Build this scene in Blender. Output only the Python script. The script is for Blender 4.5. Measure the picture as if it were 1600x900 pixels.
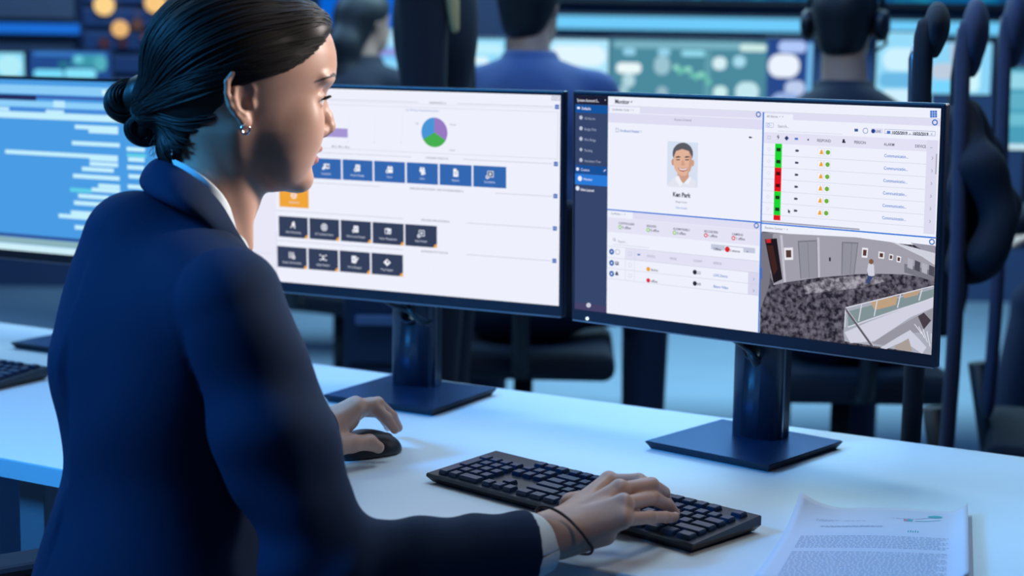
import bpy, bmesh, math, random
import numpy as np
from mathutils import Vector, Matrix

for o in list(bpy.data.objects):
    bpy.data.objects.remove(o)
scene = bpy.context.scene
COL = scene.collection
random.seed(7)
rng = np.random.default_rng(7)

# ------------------------------------------------------------------ camera
CAM = np.array([0.0, 0.0, 1.32])
FPX, PITCH, ROLL = 2633.35, 0.141769, 0.01613      # focal length in pixels of a 1600 wide frame
_x = np.array([1.0, 0, 0]); _u = np.array([0, math.sin(PITCH), math.cos(PITCH)])
CF = np.array([0, math.cos(PITCH), -math.sin(PITCH)])
CX = math.cos(ROLL) * _x + math.sin(ROLL) * _u
CU = -math.sin(ROLL) * _x + math.cos(ROLL) * _u
cd = bpy.data.cameras.new('camera'); cam = bpy.data.objects.new('camera', cd); COL.objects.link(cam)
cd.sensor_width = 36.0; cd.lens = FPX / 1600 * 36
cam.matrix_world = Matrix(((CX[0], CU[0], -CF[0], CAM[0]), (CX[1], CU[1], -CF[1], CAM[1]), (CX[2], CU[2], -CF[2], CAM[2]), (0, 0, 0, 1)))
cd.clip_start = 0.05; cd.clip_end = 100
cd.dof.use_dof = True; cd.dof.focus_distance = 2.2; cd.dof.aperture_fstop = 3.7
scene.camera = cam
vs = scene.view_settings
scene.display_settings.display_device = 'sRGB'
vs.view_transform = 'Standard'; vs.look = 'None'; vs.gamma = 1.0; vs.use_curve_mapping = False
vs.exposure = 0.0

# ------------------------------------------------------------------ world and lamps
w = bpy.data.worlds.new('world'); scene.world = w; w.use_nodes = True
bg = w.node_tree.nodes['Background']; bg.inputs[0].default_value = (0.05, 0.12, 0.30, 1); bg.inputs[1].default_value = 0.10

def area(name, loc, aim, size, power, color, size_y=None, spread=math.pi):
    l = bpy.data.lights.new(name, 'AREA'); l.energy = power; l.color = color; l.size = size
    l.spread = spread
    if size_y:
        l.shape = 'RECTANGLE'; l.size_y = size_y
    o = bpy.data.objects.new(name, l); COL.objects.link(o); o.location = loc
    d = Vector(aim) - Vector(loc)
    o.rotation_euler = d.to_track_quat('-Z', 'Y').to_euler()
    return o
LIGHTS = [
    ('ceiling_or_fill_light', (0.65, 2.75, 2.85), (0.45, 2.1, 0.73), 0.9, 16, (0.70, 0.90, 1.0), 0.5, 180),
    ('ceiling_or_fill_light', (-1.3, 3.6, 2.85), (-0.9, 2.9, 0.73), 0.9, 13, (0.56, 0.84, 1.0), 0.5, 180),
    ('added_rim_light', (-2.4, 1.30, 2.5), (-0.55, 2.0, 1.16), 0.6, 14, (0.045, 0.38, 1.0), 0.6, 62),  # added blue lamp aimed at the seated woman's back, not at a wall
    ('ceiling_or_fill_light', (0.9, 6.4, 2.9), (0.9, 6.4, 0), 3.2, 190, (0.46, 0.80, 1.0), 2.4, 180),
    ('ceiling_or_fill_light', (-2.0, 6.2, 2.9), (-2.0, 6.2, 0), 2.0, 70, (0.30, 0.60, 1.0), 1.6, 180),
    ('ceiling_or_fill_light', (0.4, 3.7, 2.9), (0.4, 4.4, 0.8), 2.2, 30, (0.14, 0.40, 1.0), 0.6, 180),  # added blue fill over the seated men
    ('ceiling_or_fill_light', (-0.4, 0.2, 2.9), (-0.2, 1.9, 0.9), 1.6, 3, (0.34, 0.58, 1.0), 0.8, 180),  # added weak blue fill from behind the camera
]
for nm, loc, aim, sx, pw, c, sy, sd in LIGHTS:
    area(nm, loc, aim, sx, pw, c, sy, math.radians(sd))
def spot(name, loc, aim, power, color, angle, blend, radius):
    l = bpy.data.lights.new(name, 'SPOT'); l.energy = power; l.color = color; l.spot_size = math.radians(angle); l.spot_blend = blend; l.shadow_soft_size = radius
    o = bpy.data.objects.new(name, l); COL.objects.link(o); o.location = loc
    o.rotation_euler = (Vector(aim) - Vector(loc)).to_track_quat('-Z', 'Y').to_euler()
spot('added_spot', (1.85, 2.45, 2.05), (-0.24, 1.97, 1.24), 760, (1.0, 0.90, 0.84), 15, 0.8, 0.35)      # added key light towards her face, helping out the weak screen light
spot('added_spot', (0.9, 1.2, 2.7), (0.10, 1.98, 0.78), 26, (1.0, 0.82, 0.68), 22, 0.9, 0.15)           # added warm light towards the hands on the keyboard
# ------------------------------------------------------------------ helpers
def unit(v):
    v = np.asarray(v, float); return v / np.linalg.norm(v)
def at(px, py, d):
    """world point seen at that place of the photograph, d metres in front of the camera"""
    return CAM + CF * d + CX * ((px - 800) / FPX * d) - CU * ((py - 450) / FPX * d)
def onz(px, py, z):
    v = CF + CX * ((px - 800) / FPX) - CU * ((py - 450) / FPX)
    return CAM + v * ((z - CAM[2]) / v[2])
def lin(c):
    return tuple((x / 12.92 if x <= 0.04045 else ((x + 0.055) / 1.055) ** 2.4) for x in c)
def rgb(r, g, b):
    return lin((r / 255, g / 255, b / 255)) + (1.0,)

def tag(o, label=None, cat=None, group=None, kind=None):
    if label: o['label'] = label
    if cat: o['category'] = cat
    if group: o['group'] = group
    if kind: o['kind'] = kind
    return o
def empty(name, loc, rz=0.0, label=None, cat=None, group=None):
    o = bpy.data.objects.new(name, None); COL.objects.link(o)
    o.location = loc; o.rotation_euler = (0, 0, rz); o.empty_display_size = 0.05
    return tag(o, label, cat, group)
def link(name, me, mats, parent=None, label=None):
    o = bpy.data.objects.new(name, me); COL.objects.link(o)
    for m in (mats if isinstance(mats, (list, tuple)) else [mats]):
        if m is not None: me.materials.append(m)
    if parent is not None: o.parent = parent
    if label: o['label'] = label
    return o
def smooth(me, on=True):
    me.polygons.foreach_set('use_smooth', [on] * len(me.polygons)); me.update()
def npmesh(name, V, Fc, sm=True):
    me = bpy.data.meshes.new(name)
    me.from_pydata([tuple(v) for v in np.asarray(V, float)], [], [tuple(int(i) for i in f) for f in Fc])
    if sm: smooth(me)
    return me
def local(parent, pts):
    """world points to the parent's own space"""
    bpy.context.view_layer.update()
    M = np.array(parent.matrix_world.inverted())
    p = np.asarray(pts, float)
    return p @ M[:3, :3].T + M[:3, 3]
def localize(o, parent):
    """mesh given in world coordinates, put under a parent at its place"""
    bpy.context.view_layer.update()
    o.data.transform(parent.matrix_world.inverted()); o.parent = parent
    return o

class MB:
    """collects boxes, tubes, lathes and polygons; build() links them as one mesh object"""
    def __init__(s): s.bm = bmesh.new(); s.mi = 0
    def _set(s, faces, smo=False):
        for f in faces: f.material_index = s.mi; f.smooth = smo
    def box(s, c, size, M=None, bev=0.0, seg=2):
        r = bmesh.ops.create_cube(s.bm, size=1.0); vs_ = r['verts']
        for v in vs_: v.co = Vector((v.co.x * size[0], v.co.y * size[1], v.co.z * size[2]))
        fs = list({f for v in vs_ for f in v.link_faces})
        if bev > 0:
            es = list({e for v in vs_ for e in v.link_edges})
            q = bmesh.ops.bevel(s.bm, geom=es, offset=bev, segments=seg, affect='EDGES', profile=0.5)
            vs_ = list({v for f in q['faces'] for v in f.verts} | {v for v in vs_ if v.is_valid})
            fs = list({f for v in vs_ for f in v.link_faces})
        T = Matrix.Translation(Vector(c))
        if M is not None: T = T @ M.to_4x4()
        for v in vs_: v.co = T @ v.co
        s._set(fs, False); return vs_
    def poly(s, pts, flip=False):
        vv = [s.bm.verts.new(tuple(p)) for p in pts]
        if flip: vv.reverse()
        f = s.bm.faces.new(vv); s._set([f]); return f
    def prism(s, pts, z0, z1, bev=0.0):
        """outline in x, y extruded from z0 to z1"""
        n = len(pts)
        a = [s.bm.verts.new((p[0], p[1], z0)) for p in pts]; b = [s.bm.verts.new((p[0], p[1], z1)) for p in pts]
        fs = [s.bm.faces.new(list(reversed(a))), s.bm.faces.new(b)]
        for i in range(n):
            fs.append(s.bm.faces.new((a[i], a[(i + 1) % n], b[(i + 1) % n], b[i])))
        if bev > 0:
            es = list(fs[1].edges)
            q = bmesh.ops.bevel(s.bm, geom=es, offset=bev, segments=2, affect='EDGES', profile=0.5)
            fs = [f for f in fs if f.is_valid] + list(q['faces'])
        s._set(fs); return a + b
    def tube(s, pts, r, n=10, caps=True, smo=True):
        pts = [Vector(p) for p in pts]; rs = r if isinstance(r, (list, tuple)) else [r] * len(pts)
        rings = []; up = None
        for i, p in enumerate(pts):
            t = (pts[min(i + 1, len(pts) - 1)] - pts[max(i - 1, 0)]).normalized()
            if up is None:
                up = Vector((0, 0, 1)) if abs(t.z) < 0.9 else Vector((1, 0, 0))
            a = t.cross(up).normalized(); b = a.cross(t).normalized(); up = b
            rings.append([s.bm.verts.new(p + (a * math.cos(k * 2 * math.pi / n) + b * math.sin(k * 2 * math.pi / n)) * rs[i]) for k in range(n)])
        fs = []
        for A, B in zip(rings, rings[1:]):
            for k in range(n): fs.append(s.bm.faces.new((A[k], A[(k + 1) % n], B[(k + 1) % n], B[k])))
        s._set(fs, smo)
        if caps:
            s._set([s.bm.faces.new(list(reversed(rings[0]))), s.bm.faces.new(rings[-1])], False)
    def lathe(s, prof, c=(0, 0, 0), n=32, smo=True, M=None):
        rings = []
        T = Matrix.Translation(Vector(c)) @ (M.to_4x4() if M is not None else Matrix())
        for r, z in prof:
            rings.append([s.bm.verts.new(T @ Vector((max(r, 1e-5) * math.cos(k * 2 * math.pi / n), max(r, 1e-5) * math.sin(k * 2 * math.pi / n), z))) for k in range(n)])
        fs = []
        for A, B in zip(rings, rings[1:]):
            for k in range(n): fs.append(s.bm.faces.new((A[k], A[(k + 1) % n], B[(k + 1) % n], B[k])))
        s._set(fs, smo)
        s._set([s.bm.faces.new(list(reversed(rings[0]))), s.bm.faces.new(rings[-1])], False)
    def build(s, name, mats, parent=None, label=None, recalc=True):
        if recalc: bmesh.ops.recalc_face_normals(s.bm, faces=s.bm.faces)
        me = bpy.data.meshes.new(name); s.bm.to_mesh(me); s.bm.free()
        return link(name, me, mats, parent, label)

def copy_tree(o, parent=None):
    c = o.copy(); COL.objects.link(c); c.parent = parent
    for ch in list(o.children): copy_tree(ch, c)
    return c

# ---- materials
MATS = {}
def mat(name, color, rough=0.5, metal=0.0, spec=0.5, noise=None, bump=None, sss=0.0, coat=0.0, sheen=0.0):
    """principled material; noise = (scale, amount) mottles the colour, bump = (scale, strength, distance)"""
    if name in MATS: return MATS[name]
    m = bpy.data.materials.new(name); m.use_nodes = True; nt = m.node_tree; b = nt.nodes['Principled BSDF']
    c = tuple(color[:3]) + (1,)
    b.inputs['Base Color'].default_value = c; b.inputs['Roughness'].default_value = rough
    b.inputs['Metallic'].default_value = metal; b.inputs['Specular IOR Level'].default_value = spec
    if coat: b.inputs['Coat Weight'].default_value = coat
    if sheen:
        b.inputs['Sheen Weight'].default_value = sheen; b.inputs['Sheen Roughness'].default_value = 0.5
    if sss:
        b.inputs['Subsurface Weight'].default_value = sss; b.inputs['Subsurface Radius'].default_value = (0.012, 0.005, 0.003)
        b.inputs['Subsurface Scale'].default_value = 0.5
    tc = nt.nodes.new('ShaderNodeTexCoord')
    if noise:
        n = nt.nodes.new('ShaderNodeTexNoise'); n.inputs['Scale'].default_value = noise[0]; n.inputs['Detail'].default_value = 4
        nt.links.new(tc.outputs['Object'], n.inputs['Vector'])
        mx = nt.nodes.new('ShaderNodeMix'); mx.data_type = 'RGBA'
        mx.inputs['A'].default_value = tuple(x * (1 - noise[1]) for x in c[:3]) + (1,)
        mx.inputs['B'].default_value = tuple(min(1, x * (1 + noise[1])) for x in c[:3]) + (1,)
        nt.links.new(n.outputs['Fac'], mx.inputs['Factor']); nt.links.new(mx.outputs['Result'], b.inputs['Base Color'])
    if bump:
        n2 = nt.nodes.new('ShaderNodeTexNoise'); n2.inputs['Scale'].default_value = bump[0]; n2.inputs['Detail'].default_value = 3
        nt.links.new(tc.outputs['Object'], n2.inputs['Vector'])
        bp = nt.nodes.new('ShaderNodeBump'); bp.inputs['Strength'].default_value = bump[1]; bp.inputs['Distance'].default_value = bump[2]
        nt.links.new(n2.outputs['Fac'], bp.inputs['Height']); nt.links.new(bp.outputs['Normal'], b.inputs['Normal'])
    MATS[name] = m
    return m
def glow(color, strength=1.0, name=None):
    """what a screen or a lamp gives off"""
    key = name or 'screen_light_%02x%02x%02x_%g' % (int(255 * min(1, color[0])), int(255 * min(1, color[1])), int(255 * min(1, color[2])), strength)
    key2 = (key, tuple(round(x, 4) for x in color[:3]), strength)
    if key2 in MATS: return MATS[key2]
    m = bpy.data.materials.new(key); m.use_nodes = True; nt = m.node_tree
    for n in list(nt.nodes):
        if n.type == 'BSDF_PRINCIPLED': nt.nodes.remove(n)
    e = nt.nodes.new('ShaderNodeEmission'); e.inputs[0].default_value = tuple(color[:3]) + (1,); e.inputs[1].default_value = strength
    nt.links.new(e.outputs[0], nt.nodes['Material Output'].inputs[0])
    MATS[key2] = m
    return m

# ---- implicit surfaces: fields on a grid, turned into meshes by surface nets
def smin(a, b, k):
    h = np.clip(0.5 + 0.5 * (b - a) / k, 0, 1); return b + (a - b) * h - k * h * (1 - h)
def smax(a, b, k): return -smin(-a, -b, k)
def f_cone(P, a, b, r1, r2):
    a = np.asarray(a, np.float32); ab = np.asarray(b, np.float32) - a
    pa = P - a; t = np.clip((pa @ ab) / max(float(ab @ ab), 1e-12), 0, 1)
    return np.linalg.norm(pa - t[..., None] * ab, axis=-1) - (r1 + (r2 - r1) * t)
def f_ell(P, c, r, B=None):
    """ellipsoid with radii r along the rows of B"""
    q = P - np.asarray(c, np.float32)
    if B is not None: q = q @ np.asarray(B, np.float32).T
    r = np.asarray(r, np.float32)
    k0 = np.linalg.norm(q / r, axis=-1); k1 = np.linalg.norm(q / (r * r), axis=-1)
    return k0 * (k0 - 1) / np.maximum(k1, 1e-9)
def f_path(P, pts, rs, k=None):
    d = None
    for i in range(len(pts) - 1):
        e = f_cone(P, pts[i], pts[i + 1], rs[i], rs[i + 1])
        d = e if d is None else (np.minimum(d, e) if not k else smin(d, e, k))
    return d
def nets(fn, lo, hi, h, pad=2):
    lo = np.asarray(lo, np.float32) - pad * h; hi = np.asarray(hi, np.float32) + pad * h
    n = np.ceil((hi - lo) / h).astype(int) + 1
    ax = [lo[i] + h * np.arange(n[i], dtype=np.float32) for i in range(3)]
    S = np.empty(tuple(n), np.float32)
    step = max(1, int(1.2e6 // (n[1] * n[2])))
    for i in range(0, n[0], step):
        G = np.stack(np.meshgrid(ax[0][i:i + step], ax[1], ax[2], indexing='ij'), -1)
        S[i:i + step] = fn(G)
    inside = S < 0
    c = [inside[i:n[0] - 1 + i, j:n[1] - 1 + j, k:n[2] - 1 + k] for i in (0, 1) for j in (0, 1) for k in (0, 1)]
    tot = sum(x.astype(np.int8) for x in c); act = (tot > 0) & (tot < 8)
    idx = np.full(act.shape, -1, np.int64); ijk = np.argwhere(act); idx[act] = np.arange(len(ijk))
    acc = np.zeros((len(ijk), 3)); cnt = np.zeros(len(ijk))
    corners = [np.array(q) for q in [(i, j, k) for i in (0, 1) for j in (0, 1) for k in (0, 1)]]
    for a in range(8):
        for b in range(a + 1, 8):
            if np.abs(corners[a] - corners[b]).sum() != 1: continue
            A = ijk + corners[a]; B = ijk + corners[b]
            va = S[A[:, 0], A[:, 1], A[:, 2]]; vb = S[B[:, 0], B[:, 1], B[:, 2]]
            m = (va < 0) != (vb < 0)
            t = np.where(m, va / np.where(m, va - vb, 1), 0)
            acc += np.where(m[:, None], corners[a] + t[:, None] * (corners[b] - corners[a]), 0); cnt += m
    V = lo + h * (ijk + acc / cnt[:, None])
    Fs = []
    for d in range(3):
        e1, e2 = (d + 1) % 3, (d + 2) % 3
        sl0 = [slice(None)] * 3; sl1 = [slice(None)] * 3
        sl0[d] = slice(0, n[d] - 1); sl1[d] = slice(1, n[d])
        for e in (e1, e2):
            sl0[e] = slice(1, n[e] - 1); sl1[e] = slice(1, n[e] - 1)
        a = inside[tuple(sl0)]; b = inside[tuple(sl1)]
        q = np.argwhere(a != b)
        if not len(q): continue
        sgn = a[a != b]
        off = np.zeros(3, int); off[e1] = 1; off[e2] = 1
        base = q + off; o1 = np.zeros(3, int); o1[e1] = 1; o2 = np.zeros(3, int); o2[e2] = 1
        g = lambda z: idx[z[:, 0], z[:, 1], z[:, 2]]
        quad = np.stack([g(base - o1 - o2), g(base - o2), g(base), g(base - o1)], 1)
        quad[~sgn] = quad[~sgn][:, ::-1]
        Fs.append(quad)
    return V, np.concatenate(Fs)
def nets_parts(parts):
    """several (fn, lo, hi, h) fields as one mesh"""
    Vs, Fs, n = [], [], 0
    for p in parts:
        V, F_ = nets(*p); Vs.append(V); Fs.append(F_ + n); n += len(V)
    return np.concatenate(Vs), np.concatenate(Fs)
# ================================================================== front desk
DA = -0.51949
DE = np.array([math.cos(DA), math.sin(DA), 0]); DN = np.array([-math.sin(DA), math.cos(DA), 0])
DESK_Z, N_FRONT, N_BACK = 0.73, 1.673, 2.503
def desk_pt(t, n, z=DESK_Z): return DE * t + DN * n + np.array([0, 0, z])
RZ = lambda a: Matrix.Rotation(a, 3, 'Z')

m_desk = mat('white_laminate', (0.66, 0.76, 0.84), rough=0.46, spec=0.35, noise=(18, 0.015))
m_deskedge = mat('desk_edge_band', (0.70, 0.77, 0.84), rough=0.4)
m_greymetal = mat('grey_powder_coat', (0.20, 0.22, 0.27), rough=0.5, noise=(60, 0.04))
m_bluepanel = mat('blue_grey_panel', (0.10, 0.22, 0.42), rough=0.55, noise=(12, 0.05))
m_black = mat('black_plastic', (0.012, 0.014, 0.022), rough=0.38, bump=(900, 0.08, 0.0004))
m_bezel = mat('satin_black_bezel', (0.013, 0.018, 0.035), rough=0.33)
m_anth = mat('anthracite_metal', (0.022, 0.03, 0.05), rough=0.45, metal=0.2, bump=(1200, 0.06, 0.0003))
m_plate = mat('blue_sheen_metal_plate', (0.06, 0.16, 0.40), rough=0.22, metal=0.85, bump=(1400, 0.05, 0.0002))  # blue reflection of the room put into the plate's metal colour
m_edge = mat('bright_metal_edge', (0.42, 0.44, 0.5), rough=0.3, metal=0.9)
m_key = mat('keycap_plastic', (0.010, 0.028, 0.075), rough=0.36, bump=(1500, 0.05, 0.0002))  # blue sheen on the keys is put into their base colour
m_cable = mat('cable_rubber', (0.01, 0.012, 0.018), rough=0.45)

T0, T1 = -3.1, 1.45
desk = empty('desk', desk_pt(0, 2.05, 0), DA, 'long white office desk under the two front monitors, keyboards and paper', 'desk')
def dl(t, n): return (t, n - 2.05)
mb = MB()
mb.prism([dl(T0, N_FRONT), dl(T1, N_FRONT), dl(T1, N_BACK), dl(T0, N_BACK)], DESK_Z - 0.028, DESK_Z, bev=0.003)
mb.build('desktop', m_desk, desk)
for t in (-2.55, -1.79, 1.2):
    mb = MB(); mb.box((t, N_FRONT + 0.07 - 2.05, (DESK_Z - 0.028) / 2), (0.05, 0.03, DESK_Z - 0.03), bev=0.002); mb.build('leg', m_greymetal, desk)
    mb = MB(); mb.box((t, N_BACK - 0.09 - 2.05, (DESK_Z - 0.028) / 2), (0.05, 0.03, DESK_Z - 0.03), bev=0.002); mb.build('leg', m_greymetal, desk)
    mb = MB(); mb.box((t, 0.03, DESK_Z - 0.056), (0.05, 0.60, 0.05), bev=0.002); mb.build('rail', m_greymetal, desk)
mb = MB(); mb.box(((-2.55 - 1.79) / 2, 0.06, 0.42), (0.70, 0.018, 0.50), bev=0.002); mb.build('modesty_panel', m_bluepanel, desk)

# ------------------------------------------------------------------ flat pictures on a display
class UI:
    """flat picture elements on a screen plane M (x right, y up, z towards the viewer), placed by where the photo shows them"""
    def __init__(s, M, W, H):
        s.M = M; s.W, s.H = W, H; s.o = M[:3, 3]; s.ex, s.ey, s.ez = M[:3, 0], M[:3, 1], M[:3, 2]
        s.parts = {}; s.cur = None
    def part(s, name): s.cur = s.parts.setdefault(name, dict(V=[], F=[], I=[], mats=[])) if not name.endswith('*') else s._new(name[:-1]); return s
    def _new(s, name):
        d = dict(V=[], F=[], I=[], mats=[], nm=name); s.parts[name + '#%d' % len(s.parts)] = d; return d
    def uv(s, px, py):
        v = CF + CX * ((px - 800) / FPX) - CU * ((py - 450) / FPX)
        p = CAM + v * (np.dot(s.o - CAM, s.ez) / np.dot(v, s.ez)) - s.o
        return float(p @ s.ex), float(p @ s.ey)
    def _mat(s, m):
        c = s.cur
        if m not in c['mats']: c['mats'].append(m)
        return c['mats'].index(m)
    def xy(s, pts, col, z):
        """polygon by metres on the plane"""
        m = glow(rgb(*col)) if isinstance(col, tuple) else col
        c = s.cur; i = len(c['V'])
        a = sum(pts[k][0] * pts[(k + 1) % len(pts)][1] - pts[(k + 1) % len(pts)][0] * pts[k][1] for k in range(len(pts)))
        if a < 0: pts = pts[::-1]
        hx, hy = s.W / 2, s.H / 2
        c['V'] += [(min(max(x, -hx), hx), min(max(y, -hy), hy), z * 0.00012) for x, y in pts]
        c['F'].append(list(range(i, i + len(pts)))); c['I'].append(s._mat(m))
    def poly(s, pts, col, z=1): s.xy([s.uv(*p) for p in pts], col, z)
    def rect(s, x0, y0, x1, y1, col, z=1):
        a, b = s.uv(x0, y0), s.uv(x1, y1); s.xy([(a[0], a[1]), (b[0], a[1]), (b[0], b[1]), (a[0], b[1])], col, z)
    def frame(s, x0, y0, x1, y1, col, t=0.0008, z=2):
        a, b = s.uv(x0, y0), s.uv(x1, y1)
        X0, X1, Y0, Y1 = min(a[0], b[0]), max(a[0], b[0]), min(a[1], b[1]), max(a[1], b[1])
        for q in ((X0, Y0, X1, Y0 + t), (X0, Y1 - t, X1, Y1), (X0, Y0, X0 + t, Y1), (X1 - t, Y0, X1, Y1)):
            s.xy([(q[0], q[1]), (q[2], q[1]), (q[2], q[3]), (q[0], q[3])], col, z)
    def disc(s, px, py, r, col, z=3, n=18, a0=0, a1=2 * math.pi, ry=None):
        """r in metres"""
        c = s.uv(px, py); full = abs(a1 - a0 - 2 * math.pi) < 1e-6
        pts = [(c[0] + r * math.cos(a0 + (a1 - a0) * k / n), c[1] + (ry or r) * math.sin(a0 + (a1 - a0) * k / n)) for k in range(n + (0 if full else 1))]
        if not full: pts.append(c)
        s.xy(pts, col, z)
    def ring(s, px, py, r, t, col, z=3, n=18):
        c = s.uv(px, py)
        for k in range(n):
            a, b = 2 * math.pi * k / n, 2 * math.pi * (k + 1) / n
            s.xy([(c[0] + (r - t) * math.cos(a), c[1] + (r - t) * math.sin(a)), (c[0] + r * math.cos(a), c[1] + r * math.sin(a)),
                  (c[0] + r * math.cos(b), c[1] + r * math.sin(b)), (c[0] + (r - t) * math.cos(b), c[1] + (r - t) * math.sin(b))], col, z)
    def seg(s, a, b, t, col, z=2):
        A, B = np.array(s.uv(*a)), np.array(s.uv(*b)); d = (B - A) / np.linalg.norm(B - A); q = np.array([-d[1], d[0]]) * t / 2
        s.xy([tuple(A - q), tuple(B - q), tuple(B + q), tuple(A + q)], col, z)
    def hline(s, x0, x1, y, col, t=0.0009, z=2):
        a = s.uv(x0, y); b = s.uv(x1, y); s.xy([(a[0], a[1] - t / 2), (b[0], a[1] - t / 2), (b[0], a[1] + t / 2), (a[0], a[1] + t / 2)], col, z)
    def text(s, px, py, body, h, col, align='LEFT', z=4, bold=0.0, sx=1.0):
        """h = letter size in metres, (px, py) = the middle of the line's height"""
        h *= 0.74; sx *= 0.86; bold *= 0.8
        cu = bpy.data.curves.new('t', 'FONT'); cu.body = body; cu.size = h; cu.align_x = align; cu.resolution_u = 2; cu.offset = bold
        o = bpy.data.objects.new('t', cu); COL.objects.link(o)
        dg = bpy.context.evaluated_depsgraph_get(); me = bpy.data.meshes.new_from_object(o.evaluated_get(dg))
        c = s.uv(px, py); d = s.cur; i = len(d['V']); m = s._mat(glow(rgb(*col)))
        hx, hy = s.W / 2, s.H / 2
        d['V'] += [(min(max(c[0] + v.co.x * sx, -hx), hx), c[1] + v.co.y - h * 0.34, z * 0.00012) for v in me.vertices]
        for f in me.polygons: d['F'].append([i + k for k in f.vertices]); d['I'].append(m)
        bpy.data.objects.remove(o); bpy.data.curves.remove(cu); bpy.data.meshes.remove(me)
    def build(s, parent, toroot, labels={}):
        for nm, d in s.parts.items():
            if not d['F']: continue
            name = d.get('nm', nm)
            me = npmesh(name, d['V'], d['F'], False); me.polygons.foreach_set('material_index', d['I'])
            me.transform(Matrix(toroot.tolist()))
            link(name, me, d['mats'], parent, labels.get(nm))

def screen_matrix(c, yaw, tilt):
    ex = np.array([math.cos(yaw), math.sin(yaw), 0]); n = np.array([-math.sin(yaw), math.cos(yaw), 0])
    ey = math.cos(tilt) * np.array([0, 0, 1.0]) + math.sin(tilt) * n
    ez = np.cross(ex, ey); M = np.eye(4); M[:3, 0], M[:3, 1], M[:3, 2], M[:3, 3] = ex, ey, ez, c
    return M

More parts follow.
